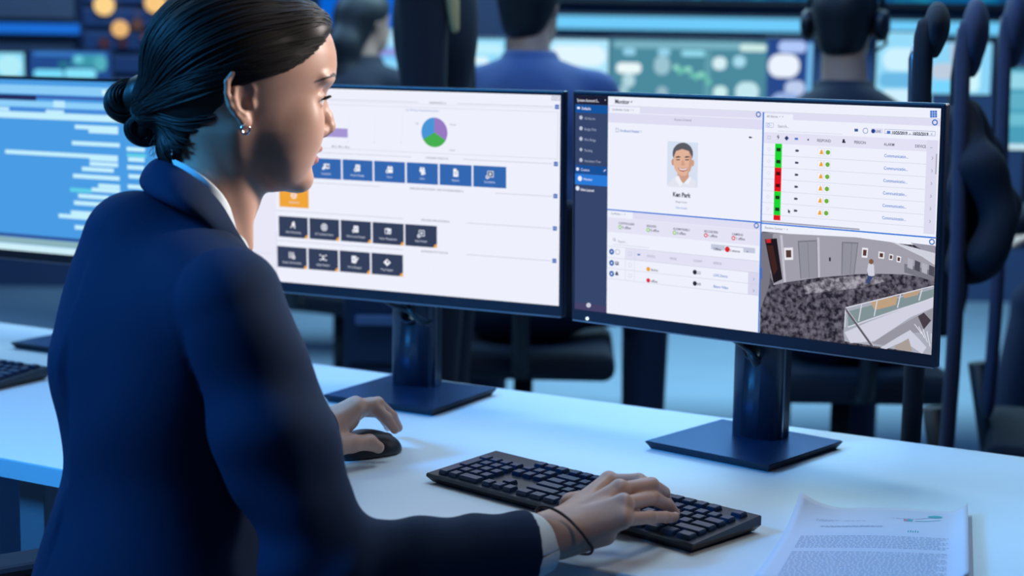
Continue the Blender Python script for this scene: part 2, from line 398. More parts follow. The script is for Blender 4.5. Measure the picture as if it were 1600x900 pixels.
def monitor(label, M, base_c, base_yaw, W=0.597, H=0.336, base=(0.217, 0.21), group=None, chin=0.019, bez=0.0065, col_w=0.078, hole=True):
    """returns root, screen part, UI and the root-local matrix of the screen plane"""
    yaw = math.atan2(M[1, 0], M[0, 0])
    root = empty('monitor', (base_c[0], base_c[1], DESK_Z), base_yaw, label, 'monitor', group)
    bpy.context.view_layer.update()
    L = np.array(root.matrix_world.inverted()) @ M
    # housing: thin slab with a swelling behind, chin below
    mb = MB()
    w2, top, bot = W / 2 + bez, H / 2 + bez, -H / 2 - chin
    cy = (top + bot) / 2; hh = top - bot
    mb.box((0, cy, -0.0085), (2 * w2, hh, 0.015), bev=0.0025)
    mb.box((0, cy, -0.028), (W * 0.72, hh * 0.72, 0.03), bev=0.012)
    mb.box((0, cy - 0.01, -0.050), (0.16, 0.16, 0.02), bev=0.004)
    hs = mb.build('housing', m_bezel); hs.data.transform(Matrix(L.tolist())); hs.parent = root
    # bright lower and upper edges of the case
    for y_, z_, t_ in ((bot + 0.0007, -0.0005, .0018), (top - 0.0005, -0.0035, .0016)):
        mb = MB(); mb.box((0, y_, z_), (2 * w2 - 0.006, t_, 0.0021)); e = mb.build('case_edge', m_edge); e.data.transform(Matrix(L.tolist())); e.parent = root
    # screen
    mb = MB(); mb.box((0, 0, -0.0014), (W, H, 0.003)); sc = mb.build('screen', glow((0, 0, 0)))
    sc.data.transform(Matrix(L.tolist())); sc.parent = root
    # power light on the chin
    mb = MB(); mb.lathe([(0.0026, 0), (0.0026, 0.0012), (0.0016, 0.0018)], (-W / 2 + 0.024, bot + 0.006, -0.001), 14)
    pl = mb.build('power_light', glow((0.75, 0.95, 1.0), 1.6)); pl.data.transform(Matrix(L.tolist())); pl.parent = root
    # stand: plate, column with a cable hole, neck
    mb = MB(); bw, bd = base
    t = 0.012
    v = mb.box((0, 0, t / 2), (bw, bd, t))
    for q in v:
        if q.co.z < 0.001: q.co.x *= 0.93; q.co.y *= 0.93
    es = [e for e in mb.bm.edges if all(x.co.z > t - 0.001 for x in e.verts)]
    q = bmesh.ops.bevel(mb.bm, geom=es, offset=0.0016, segments=2, affect='EDGES')
    bp_ = mb.build('stand_base', [m_plate, m_edge, m_anth], root)
    for f in bp_.data.polygons:
        if f.normal.z < 0.5: f.material_index = 2
        elif f.normal.z < 0.98: f.material_index = 1
    ccen = (L @ np.array([0, 0, -0.072, 1]))[:2]
    ztop = float(L[2, 3]) + 0.03
    a = yaw - base_yaw
    mb = MB()
    prof = []
    cw, cdp = col_w, 0.036
    for k in range(0, 13): prof.append((cw / 2 * math.cos(math.pi + math.pi * k / 12), -0.010 + 0.014 * math.sin(math.pi + math.pi * k / 12)))
    prof += [(cw / 2, cdp - 0.012), (-cw / 2, cdp - 0.012)]
    ca, sa = math.cos(a), math.sin(a)
    mb.prism([(ccen[0] + x * ca - y * sa, ccen[1] + x * sa + y * ca) for x, y in prof], t, ztop, bev=0.0)
    for f in mb.bm.faces: f.smooth = abs(f.normal.z) < 0.5
    colo = mb.build('stand_column', [m_anth], root)
    mb = MB(); mb.box((ccen[0] + (cw / 2 + 0.0006) * ca - 0.006 * -sa * 0 - (0.0) * sa, ccen[1] + (cw / 2 + 0.0006) * sa, (t + ztop) / 2), (0.0022, 0.004, ztop - t - 0.002), M=RZ(a))
    mb.build('column_trim', m_edge, root)
    if hole:
        mb = MB(); zc = t + (0.12 if hole is True else hole)
        mb.lathe([(0.0135, -0.06), (0.0135, 0.06)], (ccen[0], ccen[1], zc), 28, M=RZ(a) @ Matrix.Rotation(math.pi / 2, 3, 'X'))
        cut = mb.build('cutter', None)
        cut.parent = root
        md = colo.modifiers.new('hole', 'BOOLEAN'); md.operation = 'DIFFERENCE'; md.object = cut; md.solver = 'EXACT'
        bpy.context.view_layer.update()
        dg = bpy.context.evaluated_depsgraph_get(); me = bpy.data.meshes.new_from_object(colo.evaluated_get(dg))
        colo.modifiers.clear(); colo.data = me; bpy.data.objects.remove(cut)
        mb = MB()
        R = RZ(a) @ Matrix.Rotation(math.pi / 2, 3, 'X')
        mb.lathe([(0.0135, 0.0), (0.0160, 0.0), (0.0160, 0.003), (0.0135, 0.003)], (ccen[0] + 0.026 * sa, ccen[1] - 0.026 * ca, zc), 28, M=R)
        for f in list(mb.bm.faces):
            if len(f.verts) > 8: mb.bm.faces.remove(f)
        mb.build('cable_ring', m_anth, root)
    mb = MB(); n0 = L @ np.array([0, -0.01, -0.06, 1]); n1 = L @ np.array([0, -0.01, -0.045, 1])
    mb.tube([n0[:3], n1[:3]], 0.03, 16); mb.build('neck', m_anth, root)
    return root, sc, UI(M, W, H), L

def finish(root, sc, ui, L, labels={}):
    base = ui.parts.pop('screen', None)
    if base:
        me = npmesh('screen', base['V'], base['F'], False); me.polygons.foreach_set('material_index', base['I']); me.transform(Matrix(L.tolist()))
        bm = bmesh.new(); bm.from_mesh(sc.data); n0 = len(bm.faces); off = 1
        bm.from_mesh(me); bm.faces.ensure_lookup_table()
        for f in list(bm.faces)[n0:]: f.material_index += off
        bm.to_mesh(sc.data); bm.free(); bpy.data.meshes.remove(me)
        for m in base['mats']: sc.data.materials.append(m)
    ui.build(sc, L, labels)

def cable(root, pts, r=0.0035, name='cable'):
    mb = MB(); P = [Vector(p) for p in pts]; out = []
    for i in range(len(P) - 1):           # catmull-rom through the points
        p0, p1, p2, p3 = P[max(i - 1, 0)], P[i], P[i + 1], P[min(i + 2, len(P) - 1)]
        for k in range(6):
            t = k / 6
            out.append(0.5 * ((2 * p1) + (p2 - p0) * t + (2 * p0 - 5 * p1 + 4 * p2 - p3) * t * t + (3 * p1 - p0 - 3 * p2 + p3) * t ** 3))
    out.append(P[-1]); mb.tube(out, r, 10)
    o = mb.build(name, m_cable); localize(o, root); return o
# ================================================================== left front monitor: tile dashboard
ML = screen_matrix(np.array([-0.196, 2.7959, 1.0788]), -0.4445, -0.028)
rootL, scL, ui, LL = monitor('black monitor whose white screen shows a pie chart and rows of app tiles', ML, (-0.168, 2.795), -0.50, group='front desk monitors', hole=0.125)
cx = lambda X: 380 + X / 2.4327
cy = lambda Y: 130 + Y / 2.4327
WHITE = (238, 241, 253)
ui.part('screen'); ui.rect(300, 100, 890, 520, WHITE, 1)
GREY = (185, 188, 205); DK = (70, 75, 95)
a = ui.uv(cx(128), cy(560)); ui.xy([(-0.2985, -0.168), (a[0], -0.168), (a[0], 0.168), (-0.2985, 0.168)], (232, 232, 248), 2)
ui.seg((cx(128), cy(560)), (cx(126), cy(720)), 0.0006, GREY, 3)
def rule(xc, yc, title, xr, yr):
    """section heading with a thin line at both sides and a blue square at the end"""
    w = 0.0023 * len(title) + 0.004
    c = ui.uv(xc, yc); e = ui.uv(xr - 6, yr); L0 = ui.uv(cx(128), cy(560))[0]
    y = c[1]
    for x0, x1 in ((L0, c[0] - w), (c[0] + w, e[0])): ui.xy([(x0, y - .0003), (x1, y - .0003), (x1, y + .0003), (x0, y + .0003)], (160, 165, 185), 3)
    ui.text(xc, yc, title, 0.0062, DK, 'CENTER')
    c = ui.uv(xr, yr); ui.xy([(c[0] - .0035, c[1] - .0035), (c[0] + .0035, c[1] - .0035), (c[0] + .0035, c[1] + .0035), (c[0] - .0035, c[1] + .0035)], (35, 95, 185), 3)
    ui.xy([(c[0] - .002, c[1] - .0004), (c[0] + .002, c[1] - .0004), (c[0] + .002, c[1] + .0004), (c[0] - .002, c[1] + .0004)], (240, 245, 255), 4)
rule(cx(740), cy(75), 'DASHBOARDS (1)', cx(1193), cy(90))
rule(cx(737), cy(285), 'ONGUARD CLIENTS (7)', cx(1189), cy(307))
rule(cx(735), cy(405), 'ONGUARD APPLICATIONS - NEW IN WEB BROWSER (1)', cx(1187), cy(429))
rule(cx(730), cy(523), 'ONGUARD APPLICATIONS (5)', cx(1185), cy(552))
rule(cx(727), cy(642), 'ADMINISTRATIVE TOOLS (4)', cx(1183), cy(675))
ui.frame(cx(1173), cy(48), cx(1203), cy(66), (90, 110, 160), 0.0007, 3); ui.text(cx(1188), cy(57), 'EDIT', 0.0062, (70, 80, 110), 'CENTER')
ui.hline(cx(330), cx(1200), cy(68), (215, 217, 230), 0.0006)
# dashboard frame
for p, q in (((cx(340), cy(66)), (cx(1190), cy(107))),): pass
c0 = ui.uv(cx(1197), cy(110)); c1 = ui.uv(cx(1195), cy(288)); L0 = ui.uv(cx(128), cy(560))[0]
for q in ((L0, c0[1] - .0003, c0[0], c0[1] + .0003), (L0, c1[1] - .0003, c0[0], c1[1] + .0003), (c0[0] - .0003, c1[1], c0[0] + .0003, c0[1])):
    ui.xy([(q[0], q[1]), (q[2], q[1]), (q[2], q[3]), (q[0], q[3])], (195, 198, 215), 3)
ui.text(cx(617), cy(101), 'Top 100 Alarm Transactions by Action', 0.0062, (80, 120, 190))
ui.text(cx(338), cy(240), '\u25cf May   \u25cf June   \u25cf July', 0.0055, DK)
for X in (400, 500, 602): ui.seg((cx(X + 3), cy(120)), (cx(X), cy(220)), 0.0003, (215, 218, 232), 3)
for X, t in ((397, '1'), (498, '2'), (600, '3')): ui.text(cx(X), cy(224), t, 0.005, DK, 'CENTER')
for X, Y, t in ((656, 153, '33%'), (786, 157, 'Granted'), (786, 254, 'Denied')): ui.text(cx(X), cy(Y), t, 0.005, DK)
ui.text(cx(8), cy(655), 'Search', 0.006, DK); ui.hline(cx(10), cx(110), cy(640), (205, 208, 222), 0.0006, 3)
ui.part('bar_chart'); ui.rect(cx(205), cy(165), cx(398), cy(207), (165, 150, 212), 4)
ui.part('pie_chart')
PI = math.pi
for a0, a1, c in ((-PI / 6, PI / 2, (152, 122, 196)), (PI / 2, 7 * PI / 6, (72, 150, 216)), (7 * PI / 6, 11 * PI / 6, (70, 176, 82))):
    ui.disc(cx(727), cy(187), 0.0242, c, 4, 20, a0, a1)
def icon(c, kind, s=1.0):
    W_ = (245, 248, 255)
    def R(x0, y0, x1, y1, col=W_, z=6): ui.xy([(c[0] + x0 * s, c[1] + y0 * s), (c[0] + x1 * s, c[1] + y0 * s), (c[0] + x1 * s, c[1] + y1 * s), (c[0] + x0 * s, c[1] + y1 * s)], col, z)
    def D(x, y, r, col=W_, z=6, n=12): ui.xy([(c[0] + (x + r * math.cos(k * 2 * PI / n)) * s, c[1] + (y + r * math.sin(k * 2 * PI / n)) * s) for k in range(n)], col, z)
    k = kind; dk = (60, 80, 120)
    if k == 'card': R(-.004, -.003, .007, .005); D(.001, .001, .0018, dk, 7); R(.003, -.001, .006, .003, dk, 7); D(-.005, -.003, .0025)
    elif k == 'doc': R(-.004, -.005, .005, .006); R(-.002, .002, .003, .003, dk, 7); R(-.002, -.001, .003, 0, dk, 7); D(-.004, -.003, .003); D(-.004, -.003, .0014, dk, 7)
    elif k == 'cal': R(-.004, -.005, .006, .005); R(-.003, .001, .005, .002, dk, 7); R(-.002, .004, -.001, .007); R(.003, .004, .004, .007); D(-.004, -.003, .003); D(-.004, -.003, .0014, dk, 7)
    elif k == 'users': D(-.0025, .005, .002); D(.0025, .005, .002); R(-.005, -.001, .005, .003); R(-.002, -.006, .002, 0); D(.004, -.003, .002)
    elif k == 'report': R(-.004, -.006, .005, .007); R(-.002, .001, .003, .002, dk, 7); R(-.002, -.002, .003, -.001, dk, 7); R(.002, .004, .005, .007, dk, 7)
    elif k == 'video': R(-.004, -.004, .007, .006); R(-.003, -.003, .006, .005, dk, 7); ui.xy([(c[0], c[1] - .002 * s), (c[0] + .004 * s, c[1] + .001 * s), (c[0], c[1] + .004 * s)], W_, 8); D(-.004, -.004, .003); D(-.004, -.004, .0014, dk, 9)
    elif k == 'globe': D(0, 0, .006); D(0, 0, .0042, (240, 170, 70), 7); R(-.003, -.001, .003, .001, W_, 8)
    elif k == 'bell': ui.xy([(c[0] - .003 * s, c[1] - .002 * s), (c[0] + .004 * s, c[1] - .002 * s), (c[0] + .003 * s, c[1] + .005 * s), (c[0] + .001 * s, c[1] + .007 * s), (c[0] - .002 * s, c[1] + .004 * s)], W_, 6); R(-.005, -.005, -.003, -.002); D(.003, -.004, .0015)
    elif k == 'ring': D(0, 0, .0065); D(0, 0, .0052, dk, 7); D(0, 0, .0038, W_, 8); R(-.0025, -.001, .0025, .001, dk, 9)
    elif k == 'badge': R(-.006, -.004, .006, .005); R(-.005, -.003, -.001, .003, dk, 7); R(.001, 0, .005, .001, dk, 7); R(.001, -.002, .005, -.001, dk, 7); R(-.001, .004, .001, .006)
    elif k == 'sliders':
        for x in (-.006, -.003, 0, .003): R(x, -.005 if x < 0 else 0, x + .0012, .006)
        D(.003, -.003, .0035); D(.003, -.003, .0015, dk, 7)
    elif k == 'scan':
        for x0, y0 in ((-.007, .003), (.004, .003), (-.007, -.005), (.004, -.005)): R(x0, y0, x0 + .003, y0 + .002)
        D(0, .002, .002); R(-.003, -.004, .003, -.001)
    elif k == 'form': R(-.006, -.005, .003, .007); R(-.004, .002, .001, .003, dk, 7); R(-.004, -.001, .001, 0, dk, 7); ui.xy([(c[0] - .001 * s, c[1] - .005 * s), (c[0] + .001 * s, c[1] - .006 * s), (c[0] + .008 * s, c[1] + .004 * s), (c[0] + .006 * s, c[1] + .005 * s)], W_, 8)
    elif k == 'map': ui.xy([(c[0] - .007 * s, c[1]), (c[0], c[1] - .006 * s), (c[0] + .007 * s, c[1]), (c[0], c[1] + .006 * s)], W_, 6); D(.001, .001, .002, dk, 7)
def tile(X0, X1, Y0, Y1, col, text, ic, badge=False):
    a = ui.uv(cx(X0), cy(Y0)); b = ui.uv(cx(X1), cy(Y1))
    ui.part('app_tile*')
    ui.xy([(a[0], a[1]), (b[0], a[1]), (b[0], b[1]), (a[0], b[1])], col, 4)
    c = ((a[0] + b[0]) / 2, a[1] + (b[1] - a[1]) * 0.40); icon(c, ic)
    tc_ = ((a[0] + b[0]) / 2, a[1] + (b[1] - a[1]) * 0.74)
    d = ui.uv; ui.uv = lambda px, py: tc_
    ui.text(0, 0, text, 0.0066, (225, 232, 248), 'CENTER', 6); ui.uv = d
    if badge:
        n = 8; r = 0.0062
        ui.xy([(b[0], b[1])] + [(b[0] - r * math.cos(k * PI / 2 / n), b[1] + r * math.sin(k * PI / 2 / n)) for k in range(n + 1)], (238, 168, 66), 6)
BL = (52, 104, 178)
vt = lambda X, X0, Y0, X1, Y1: Y0 + (Y1 - Y0) * (X - X0) / (X1 - X0)
for (x0, x1), t, ic in zip([(137, 253), (258, 373), (378, 493), (498, 616), (622, 741), (747, 869), (875, 1000)],
                           ['Credentials', 'Credentials', 'Access Manager', 'Visitor', 'Users', 'Reports', 'Surveillance'], ['card', 'card', 'doc', 'cal', 'users', 'report', 'video']):
    if x0 == 137: t = 'Monitor'
    top = vt(x0, 378, 289, 875, 312); bot = vt(x1, 373, 367, 1000, 400)
    tile(x0, x1, top, bot, BL, t, ic)
tile(137, 250, 392, 476, (240, 166, 58), 'OpenAccess', 'globe')
NV = (52, 64, 92)
for (x0, x1), t, ic in zip([(135, 247), (252, 366), (371, 487), (492, 611), (616, 737)], ['Alarm Monitoring', 'ID Credential Center', 'Web Access Manager', 'Visitor Management', 'Video Viewer'], ['bell', 'ring', 'doc', 'badge', 'video']):
    tile(x0, x1, vt(x0, 135, 504, 616, 535), vt(x1, 247, 591, 737, 626), NV, t, ic, True)
for (x0, x1), t, ic in zip([(130, 243), (248, 362), (367, 483), (488, 608)], ['System Administration', 'Badge Designer', 'Forms Designer', 'Map Designer'], ['sliders', 'scan', 'form', 'map']):
    tile(x0, x1, vt(x0, 130, 618, 488, 644), vt(x1, 243, 707, 608, 735), NV, t, ic, True)
finish(rootL, scL, ui, LL, {'bar_chart': 'lilac bar of a chart', 'pie_chart': 'pie chart in blue, lilac and green'})

# ================================================================== right front monitor: security console
MR = screen_matrix(np.array([0.3345, 2.4486, 1.0805]), -0.6481, -0.030)
rootR, scR, ui, LR = monitor('black monitor whose screen shows an alarm list, a portrait and a corridor camera view', MR, (0.352, 2.470), -0.70, group='front desk monitors', hole=0.135)
C6 = lambda X, Y: (880 + X / 2.5, 140 + Y / 2.5)
C7 = lambda X, Y: (1180 + X / 2.144, 160 + Y / 2.144)
LAV = (222, 221, 243); LINE = (45, 118, 216); TX = (60, 66, 90); LB = (70, 120, 200)
def R6(x0, y0, x1, y1, c, z=2): ui.rect(*C6(x0, y0), *C6(x1, y1), c, z)
def R7(x0, y0, x1, y1, c, z=2): ui.rect(*C7(x0, y0), *C7(x1, y1), c, z)
def T6(x, y, t, h=0.0075, c=TX, al='LEFT', b=0.0, z=6): ui.text(*C6(x, y), t, h, c, al, z, b)
def T7(x, y, t, h=0.0075, c=TX, al='LEFT', b=0.0, z=6): ui.text(*C7(x, y), t, h, c, al, z, b)
ui.part('screen'); ui.rect(870, 120, 1500, 600, WHITE, 1)
T6(203, 46, 'Monitor \u25be', 0.0125, (35, 38, 58), b=0.0003)
for i in range(3):
    for j in range(3):
        c = ui.uv(*C7(590 + 8 * i, 31 + 8 * j)); ui.xy([(c[0] - .0015, c[1] - .0015), (c[0] + .0015, c[1] - .0015), (c[0] + .0015, c[1] + .0015), (c[0] - .0015, c[1] + .0015)], (70, 120, 205), 4)
ubx = ui.uv(*C6(779, 300))[0]; uby = ui.uv(*C6(175, 468))[1]; uby2 = ui.uv(*C7(20, 404))[1]; usx = ui.uv(*C6(172, 600))[0]
Y = lambda X_, Y_: ui.uv(*C6(X_, Y_))[1]
# tab strips and bands
def band(x0, x1, y0, y1, c, z=2): ui.xy([(x0, y0), (x1, y0), (x1, y1), (x0, y1)], c, z)
HW, HHT = 0.2985, 0.168
band(usx, HW, Y(190, 63), Y(190, 63) + .0006, (195, 197, 215), 3)
band(usx, HW, Y(185, 88), Y(190, 64), LAV, 2); band(usx, ubx, Y(185, 128), Y(185, 88) - .001, LAV, 2)
band(ui.uv(*C6(183, 78))[0], ui.uv(*C6(300, 78))[0], Y(185, 89), Y(185, 66), WHITE, 3)
T6(192, 77, 'Cardholder Verify  \u25be  \u00d7', 0.0066)
T6(468, 118, 'Access Granted', 0.0072, (110, 114, 140), 'CENTER')
T6(222, 160, 'On-Board Reader 1', 0.0078, LB, b=0.0001); ui.frame(*C6(206, 150), *C6(217, 166), (120, 140, 180), 0.0007, 5)
R6(726, 183, 735, 190, (60, 64, 90), 5); R6(735, 185, 739, 189, (60, 64, 90), 5)
T6(463, 411, 'Ken Park', 0.0128, (40, 44, 66), 'CENTER', 0.0004)
T6(463, 439, 'Badge Holder', 0.0058, (110, 114, 140), 'CENTER'); T6(463, 462, 'View Details', 0.0062, LB, 'CENTER')
band(ubx - .0011, ubx + .0011, -HHT, Y(190, 64), LINE, 8)
band(usx, ubx, uby - .001, uby + .001, LINE, 8); band(ubx, HW, uby2 - .001, uby2 + .001, LINE, 8)
for p in (C6(764, 97), C6(756, 531), C7(603, 67), C7(593, 467)):
    ui.ring(*p, 0.0042, 0.0016, (45, 105, 190), 9, 14)
# lower left pane
T6(187, 483, 'Cardholder  \u25be  \u00d7', 0.0062); band(ui.uv(*C6(272, 490))[0], ubx, Y(175, 497), uby - .001, LAV, 2)
band(usx, ubx, Y(175, 555), Y(175, 498), (228, 227, 246), 2)
for x, y, t, n, c in ((217, 521, 'CONTROLLERS', '0 offline', (140, 195, 70)), (327, 532, 'READERS', '0 offline', (140, 195, 70)), (430, 543, 'ALARM PANELS', '0 offline', (140, 195, 70)),
                      (552, 553, 'RECORDERS', '1 offline', (220, 50, 55)), (660, 564, 'CAMERAS', '1 offline', (220, 50, 55))):
    T6(x, y, t, 0.0066, (70, 74, 98), b=0.0001); T6(x + 15, y + 17, n, 0.0075, (55, 60, 84), b=0.0001)
    ui.disc(*C6(x + 6, y + 16), 0.0032, c, 6); ui.disc(*C6(x + 6, y + 16), 0.0016, WHITE, 7)
T6(215, 592, 'Search...', 0.0078, (110, 114, 140)); ui.ring(*C6(200, 585), 0.0022, 0.0006, (80, 86, 110), 5); ui.seg(C6(203, 588), C6(207, 593), 0.0007, (80, 86, 110), 5)
ui.hline(*(C6(195, 0)[0], C6(335, 0)[0]), C6(0, 604)[1], (190, 192, 212), 0.0006)
R6(578, 603, 750, 640, (196, 200, 222), 3); R6(632, 612, 704, 637, (240, 243, 253), 4)
T6(588, 622, 'Offline', 0.0075, (55, 60, 84), b=0.0001); ui.disc(*C6(642, 624), 0.0042, (214, 40, 48), 5); T6(652, 628, '3 devices', 0.0072, (60, 64, 86), b=0.0001)
ui.seg(C6(717, 635), C6(721, 631), 0.0008, (90, 95, 120), 5); ui.seg(C6(721, 631), C6(725, 636), 0.0008, (90, 95, 120), 5)
# status table
x0 = ui.uv(*C6(244, 640))[0]; x1 = ui.uv(*C6(724, 680))[0]
ya, yb, yc, yd = Y(244, 618), Y(244, 662), Y(244, 704), Y(244, 745)
ui.part('status_table')
band(x0, ubx - .002, yb, ya, (226, 225, 245), 3); band(x1, ubx - .002, yd, yb, (216, 215, 238), 3)
for yy in (ya, yb, yc, yd): band(usx, ubx - .002, yy - .0003, yy + .0003, (200, 201, 220), 4)
for X in (244, 280): band(ui.uv(*C6(X, 640))[0] - .0003, ui.uv(*C6(X, 640))[0] + .0003, yd, ya, (205, 206, 226), 4)
for x, y, t in ((328, 650, 'STATUS'), (418, 659, 'MODE'), (510, 668, 'COUNT'), (588, 677, 'DEVICE')): T6(x, y, t, 0.0066, (120, 124, 150))
R6(291, 641, 301, 648, (60, 110, 190), 5)
for k, yy in enumerate((633, 677, 719)):
    ui.disc(*C6(190, yy), 0.0046, (38, 98, 178), 5); ui.disc(*C6(190, yy), 0.0014, WHITE, 6)
ui.ring(*C6(213, 634), 0.0042, 0.0006, (90, 95, 120), 5); R6(204, 671, 217, 686, (70, 74, 98), 5); R6(207, 674, 213, 680, WHITE, 6)
ui.disc(*C6(210, 716), 0.0022, (60, 64, 88), 5); R6(204, 719, 217, 726, (60, 64, 88), 5)
for yy in (640, 684, 726): ui.frame(*C6(256, yy - 7), *C6(268, yy + 8), (190, 192, 214), 0.0005, 5)
for y0, c, st, cnt, dev in ((0, (236, 160, 40), 'Active', '2/2', 'LNG Demo'), (44, (218, 40, 60), 'offline', '0/0', 'Bistro Video')):
    ui.disc(*C6(333, 701 + y0), 0.0034, c, 5); T6(343, 703 + y0, st, 0.0078, (60, 64, 88), b=0.0001)
    ui.disc(*C6(515, 713 + y0), 0.0036, (40, 44, 62), 5); T6(524, 715 + y0, cnt, 0.0078, (60, 64, 88), b=0.0001); T6(588, 724 + y0, dev, 0.0078, LB, b=0.0001)
    ui.seg(C6(743, 736 + y0), C6(747, 741 + y0), 0.0008, (130, 134, 160), 6); ui.seg(C6(747, 741 + y0), C6(743, 746 + y0), 0.0008, (130, 134, 160), 6)
# sidebar
ui.part('sidebar_menu')
band(-HW, usx, -HHT, HHT, (54, 70, 108), 2)
yh = lambda y: Y(110, y)
band(-HW, usx, yh(58), HHT, (28, 30, 52), 3); T6(55, 41, 'System Account S...', 0.0082, (230, 234, 248), b=0.0001); T6(163, 41, '\u25be', 0.009, (230, 234, 248))
band(-HW, usx, yh(92), yh(60), (20, 84, 160), 3); R6(56, 67, 66, 76, (235, 240, 255), 5); T6(73, 73, 'Defaults', 0.0082, (235, 240, 255), b=0.0001)
for y, t in ((112, 'All Alarms'), (154, 'Badge Only'), (195, 'Mini Badge'), (237, 'Pending'), (278, 'Hardware Tree')):
    T6(84, y, t, 0.0076, (170, 180, 205)); ui.disc(*C6(70, y - 3), 0.0032, (185, 195, 218), 4, 4 if t == 'Pending' else 10)
band(-HW, usx, yh(330), yh(297), (24, 80, 152), 3); R6(52, 304, 62, 316, (235, 240, 255), 5); T6(70, 312, 'Custom', 0.008, (225, 232, 250)); ui.seg(C6(159, 320), C6(167, 312), 0.0012, (235, 240, 255), 5)
band(-HW, usx, yh(374), yh(332), (42, 122, 218), 3); ui.disc(*C6(66, 347), 0.004, (235, 240, 255), 5); T6(80, 349, 'Monitor', 0.008, (240, 244, 255))
ui.disc(*C6(57, 385), 0.0036, (225, 232, 250), 5); T6(69, 390, 'New Layout', 0.008, (240, 244, 255), b=0.0001)
band(-HW, usx, -HHT, Y(110, 838), (70, 66, 106), 3)
for k in range(8): ui.disc(C6(100, 842)[0] + 2.6 * math.cos(k * PI / 4), C6(100, 842)[1] + 2.6 * math.sin(k * PI / 4), 0.0012, (235, 238, 252), 5, 6)
ui.ring(*C6(100, 842), 0.003, 0.0016, (235, 238, 252), 5)
# portrait
ui.part('portrait_photo')
P6 = lambda pts, c, z: ui.poly([C6(*p) for p in pts], c, z)
R6(408, 201, 525, 382, (214, 224, 242), 3)
P6([(410, 372), (425, 350), (450, 338), (500, 342), (518, 360), (523, 384), (408, 379)], (226, 229, 240), 4)          # shirt
P6([(447, 318), (490, 322), (492, 348), (470, 366), (447, 342)], (206, 158, 138), 5)                                 # neck
P6([(440, 340), (452, 336), (466, 366), (458, 380), (440, 352)], (240, 242, 250), 6); P6([(494, 340), (501, 345), (490, 372), (472, 366)], (238, 240, 250), 6)
def oval(x, y, rx, ry, c, z, n=28, a0=0, a1=2 * PI): P6([(x + rx * math.cos(a0 + (a1 - a0) * k / n), y + ry * math.sin(a0 + (a1 - a0) * k / n)) for k in range(n)], c, z)
oval(468, 250, 40, 43, (92, 92, 102), 5)                                                                              # hair
oval(430, 283, 6, 13, (200, 148, 128), 5); oval(507, 287, 5, 13, (206, 156, 136), 5)                                 # ears
P6([(433, 262), (442, 240), (466, 232), (492, 240), (503, 262), (505, 292), (498, 316), (482, 334), (468, 338), (450, 330), (437, 312), (431, 288)], (226, 180, 156), 6)
P6([(492, 242), (503, 262), (505, 292), (498, 316), (484, 333), (492, 300), (494, 268)], (208, 158, 134), 7)
for x in (450, 485): P6([(x - 8, 272), (x + 8, 272), (x + 6, 276), (x - 6, 276)], (70, 52, 50), 8); P6([(x - 10, 263), (x, 259), (x + 10, 262), (x + 9, 265), (x - 9, 266)], (84, 70, 68), 8)
P6([(464, 276), (472, 276), (477, 294), (470, 298), (461, 294)], (212, 160, 138), 8)
P6([(449, 305), (470, 309), (489, 305), (484, 316), (470, 321), (455, 316)], (176, 92, 88), 8); P6([(452, 307), (470, 311), (487, 307), (481, 313), (470, 315), (458, 313)], (246, 244, 246), 9)
# alarm list
ui.part('alarm_table')
Y7 = lambda X_, Y_: ui.uv(*C7(X_, Y_))[1]; X7 = lambda X_, Y_=250: ui.uv(*C7(X_, Y_))[0]
band(ubx, X7(122), Y7(60, 60), Y7(60, 38), WHITE, 3)
T7(40, 46, 'All Alarms  \u25be  \u00d7', 0.0066)
T7(76, 79, 'Search...', 0.0085, (110, 114, 140)); ui.frame(*C7(36, 68), *C7(62, 85), (150, 170, 215), 0.0006, 4); ui.ring(*C7(45, 76), 0.0022, 0.0006, LB, 5); T7(52, 77, '\u25be', 0.007, LB)
ui.hline(C7(76, 0)[0], C7(292, 0)[0], C7(0, 96)[1], (205, 206, 224), 0.0006, 3)
R7(333, 88, 345, 98, (60, 90, 150), 4); ui.ring(*C7(370, 95), 0.004, 0.0008, (80, 110, 170), 4)
R7(388, 86, 428, 104, LAV, 3); ui.disc(*C7(396, 96), 0.003, (40, 70, 140), 5); T7(404, 97, 'LIVE', 0.0066, (80, 100, 150), b=0.0001)
ui.frame(*C7(434, 89), *C7(604, 113), (165, 172, 205), 0.0007, 4); R7(442, 95, 453, 105, LB, 5)
T7(458, 101, '10/25/2019  -  10/25/2019', 0.0079, (40, 48, 80), b=0.0003); T7(588, 106, '\u00d7', 0.009, LB)
ty0, ty1 = Y7(45, 100), Y7(45, 137); xr = X7(571)
band(X7(24), xr, ty1, ty0, (226, 225, 245), 2); band(xr, X7(609), Y7(45, 396), ty0, (220, 219, 240), 2); band(X7(604, 230), X7(608, 230), Y7(600, 240), Y7(600, 172), (165, 166, 186), 5)
ui.frame(*C7(42, 112), *C7(52, 123), (170, 174, 200), 0.0005, 4)
T7(78, 117, '\u2191', 0.010, (40, 44, 66), 'CENTER', 0.0004); ui.disc(*C7(106, 120), 0.0036, (40, 60, 110), 5, 4); R7(133, 118, 144, 126, LB, 5); ui.disc(*C7(178, 125), 0.0014, (80, 84, 110), 5)
ui.disc(*C7(297, 127), 0.0018, (40, 44, 66), 5); R7(292, 130, 303, 136, (40, 44, 66), 5)
for x, y, t in ((208, 127, 'RESPOND'), (332, 133, 'PERSON'), (432, 140, 'ALARM'), (536, 146, 'DEVICE')): T7(x, y, t, 0.0076, (85, 88, 112), b=0.0001)
T7(586, 146, '...', 0.01, (60, 64, 88))
GRN, RED = (28, 214, 52), (226, 22, 36)
rowh = (Y7(76, 138) - Y7(76, 378)) / 6
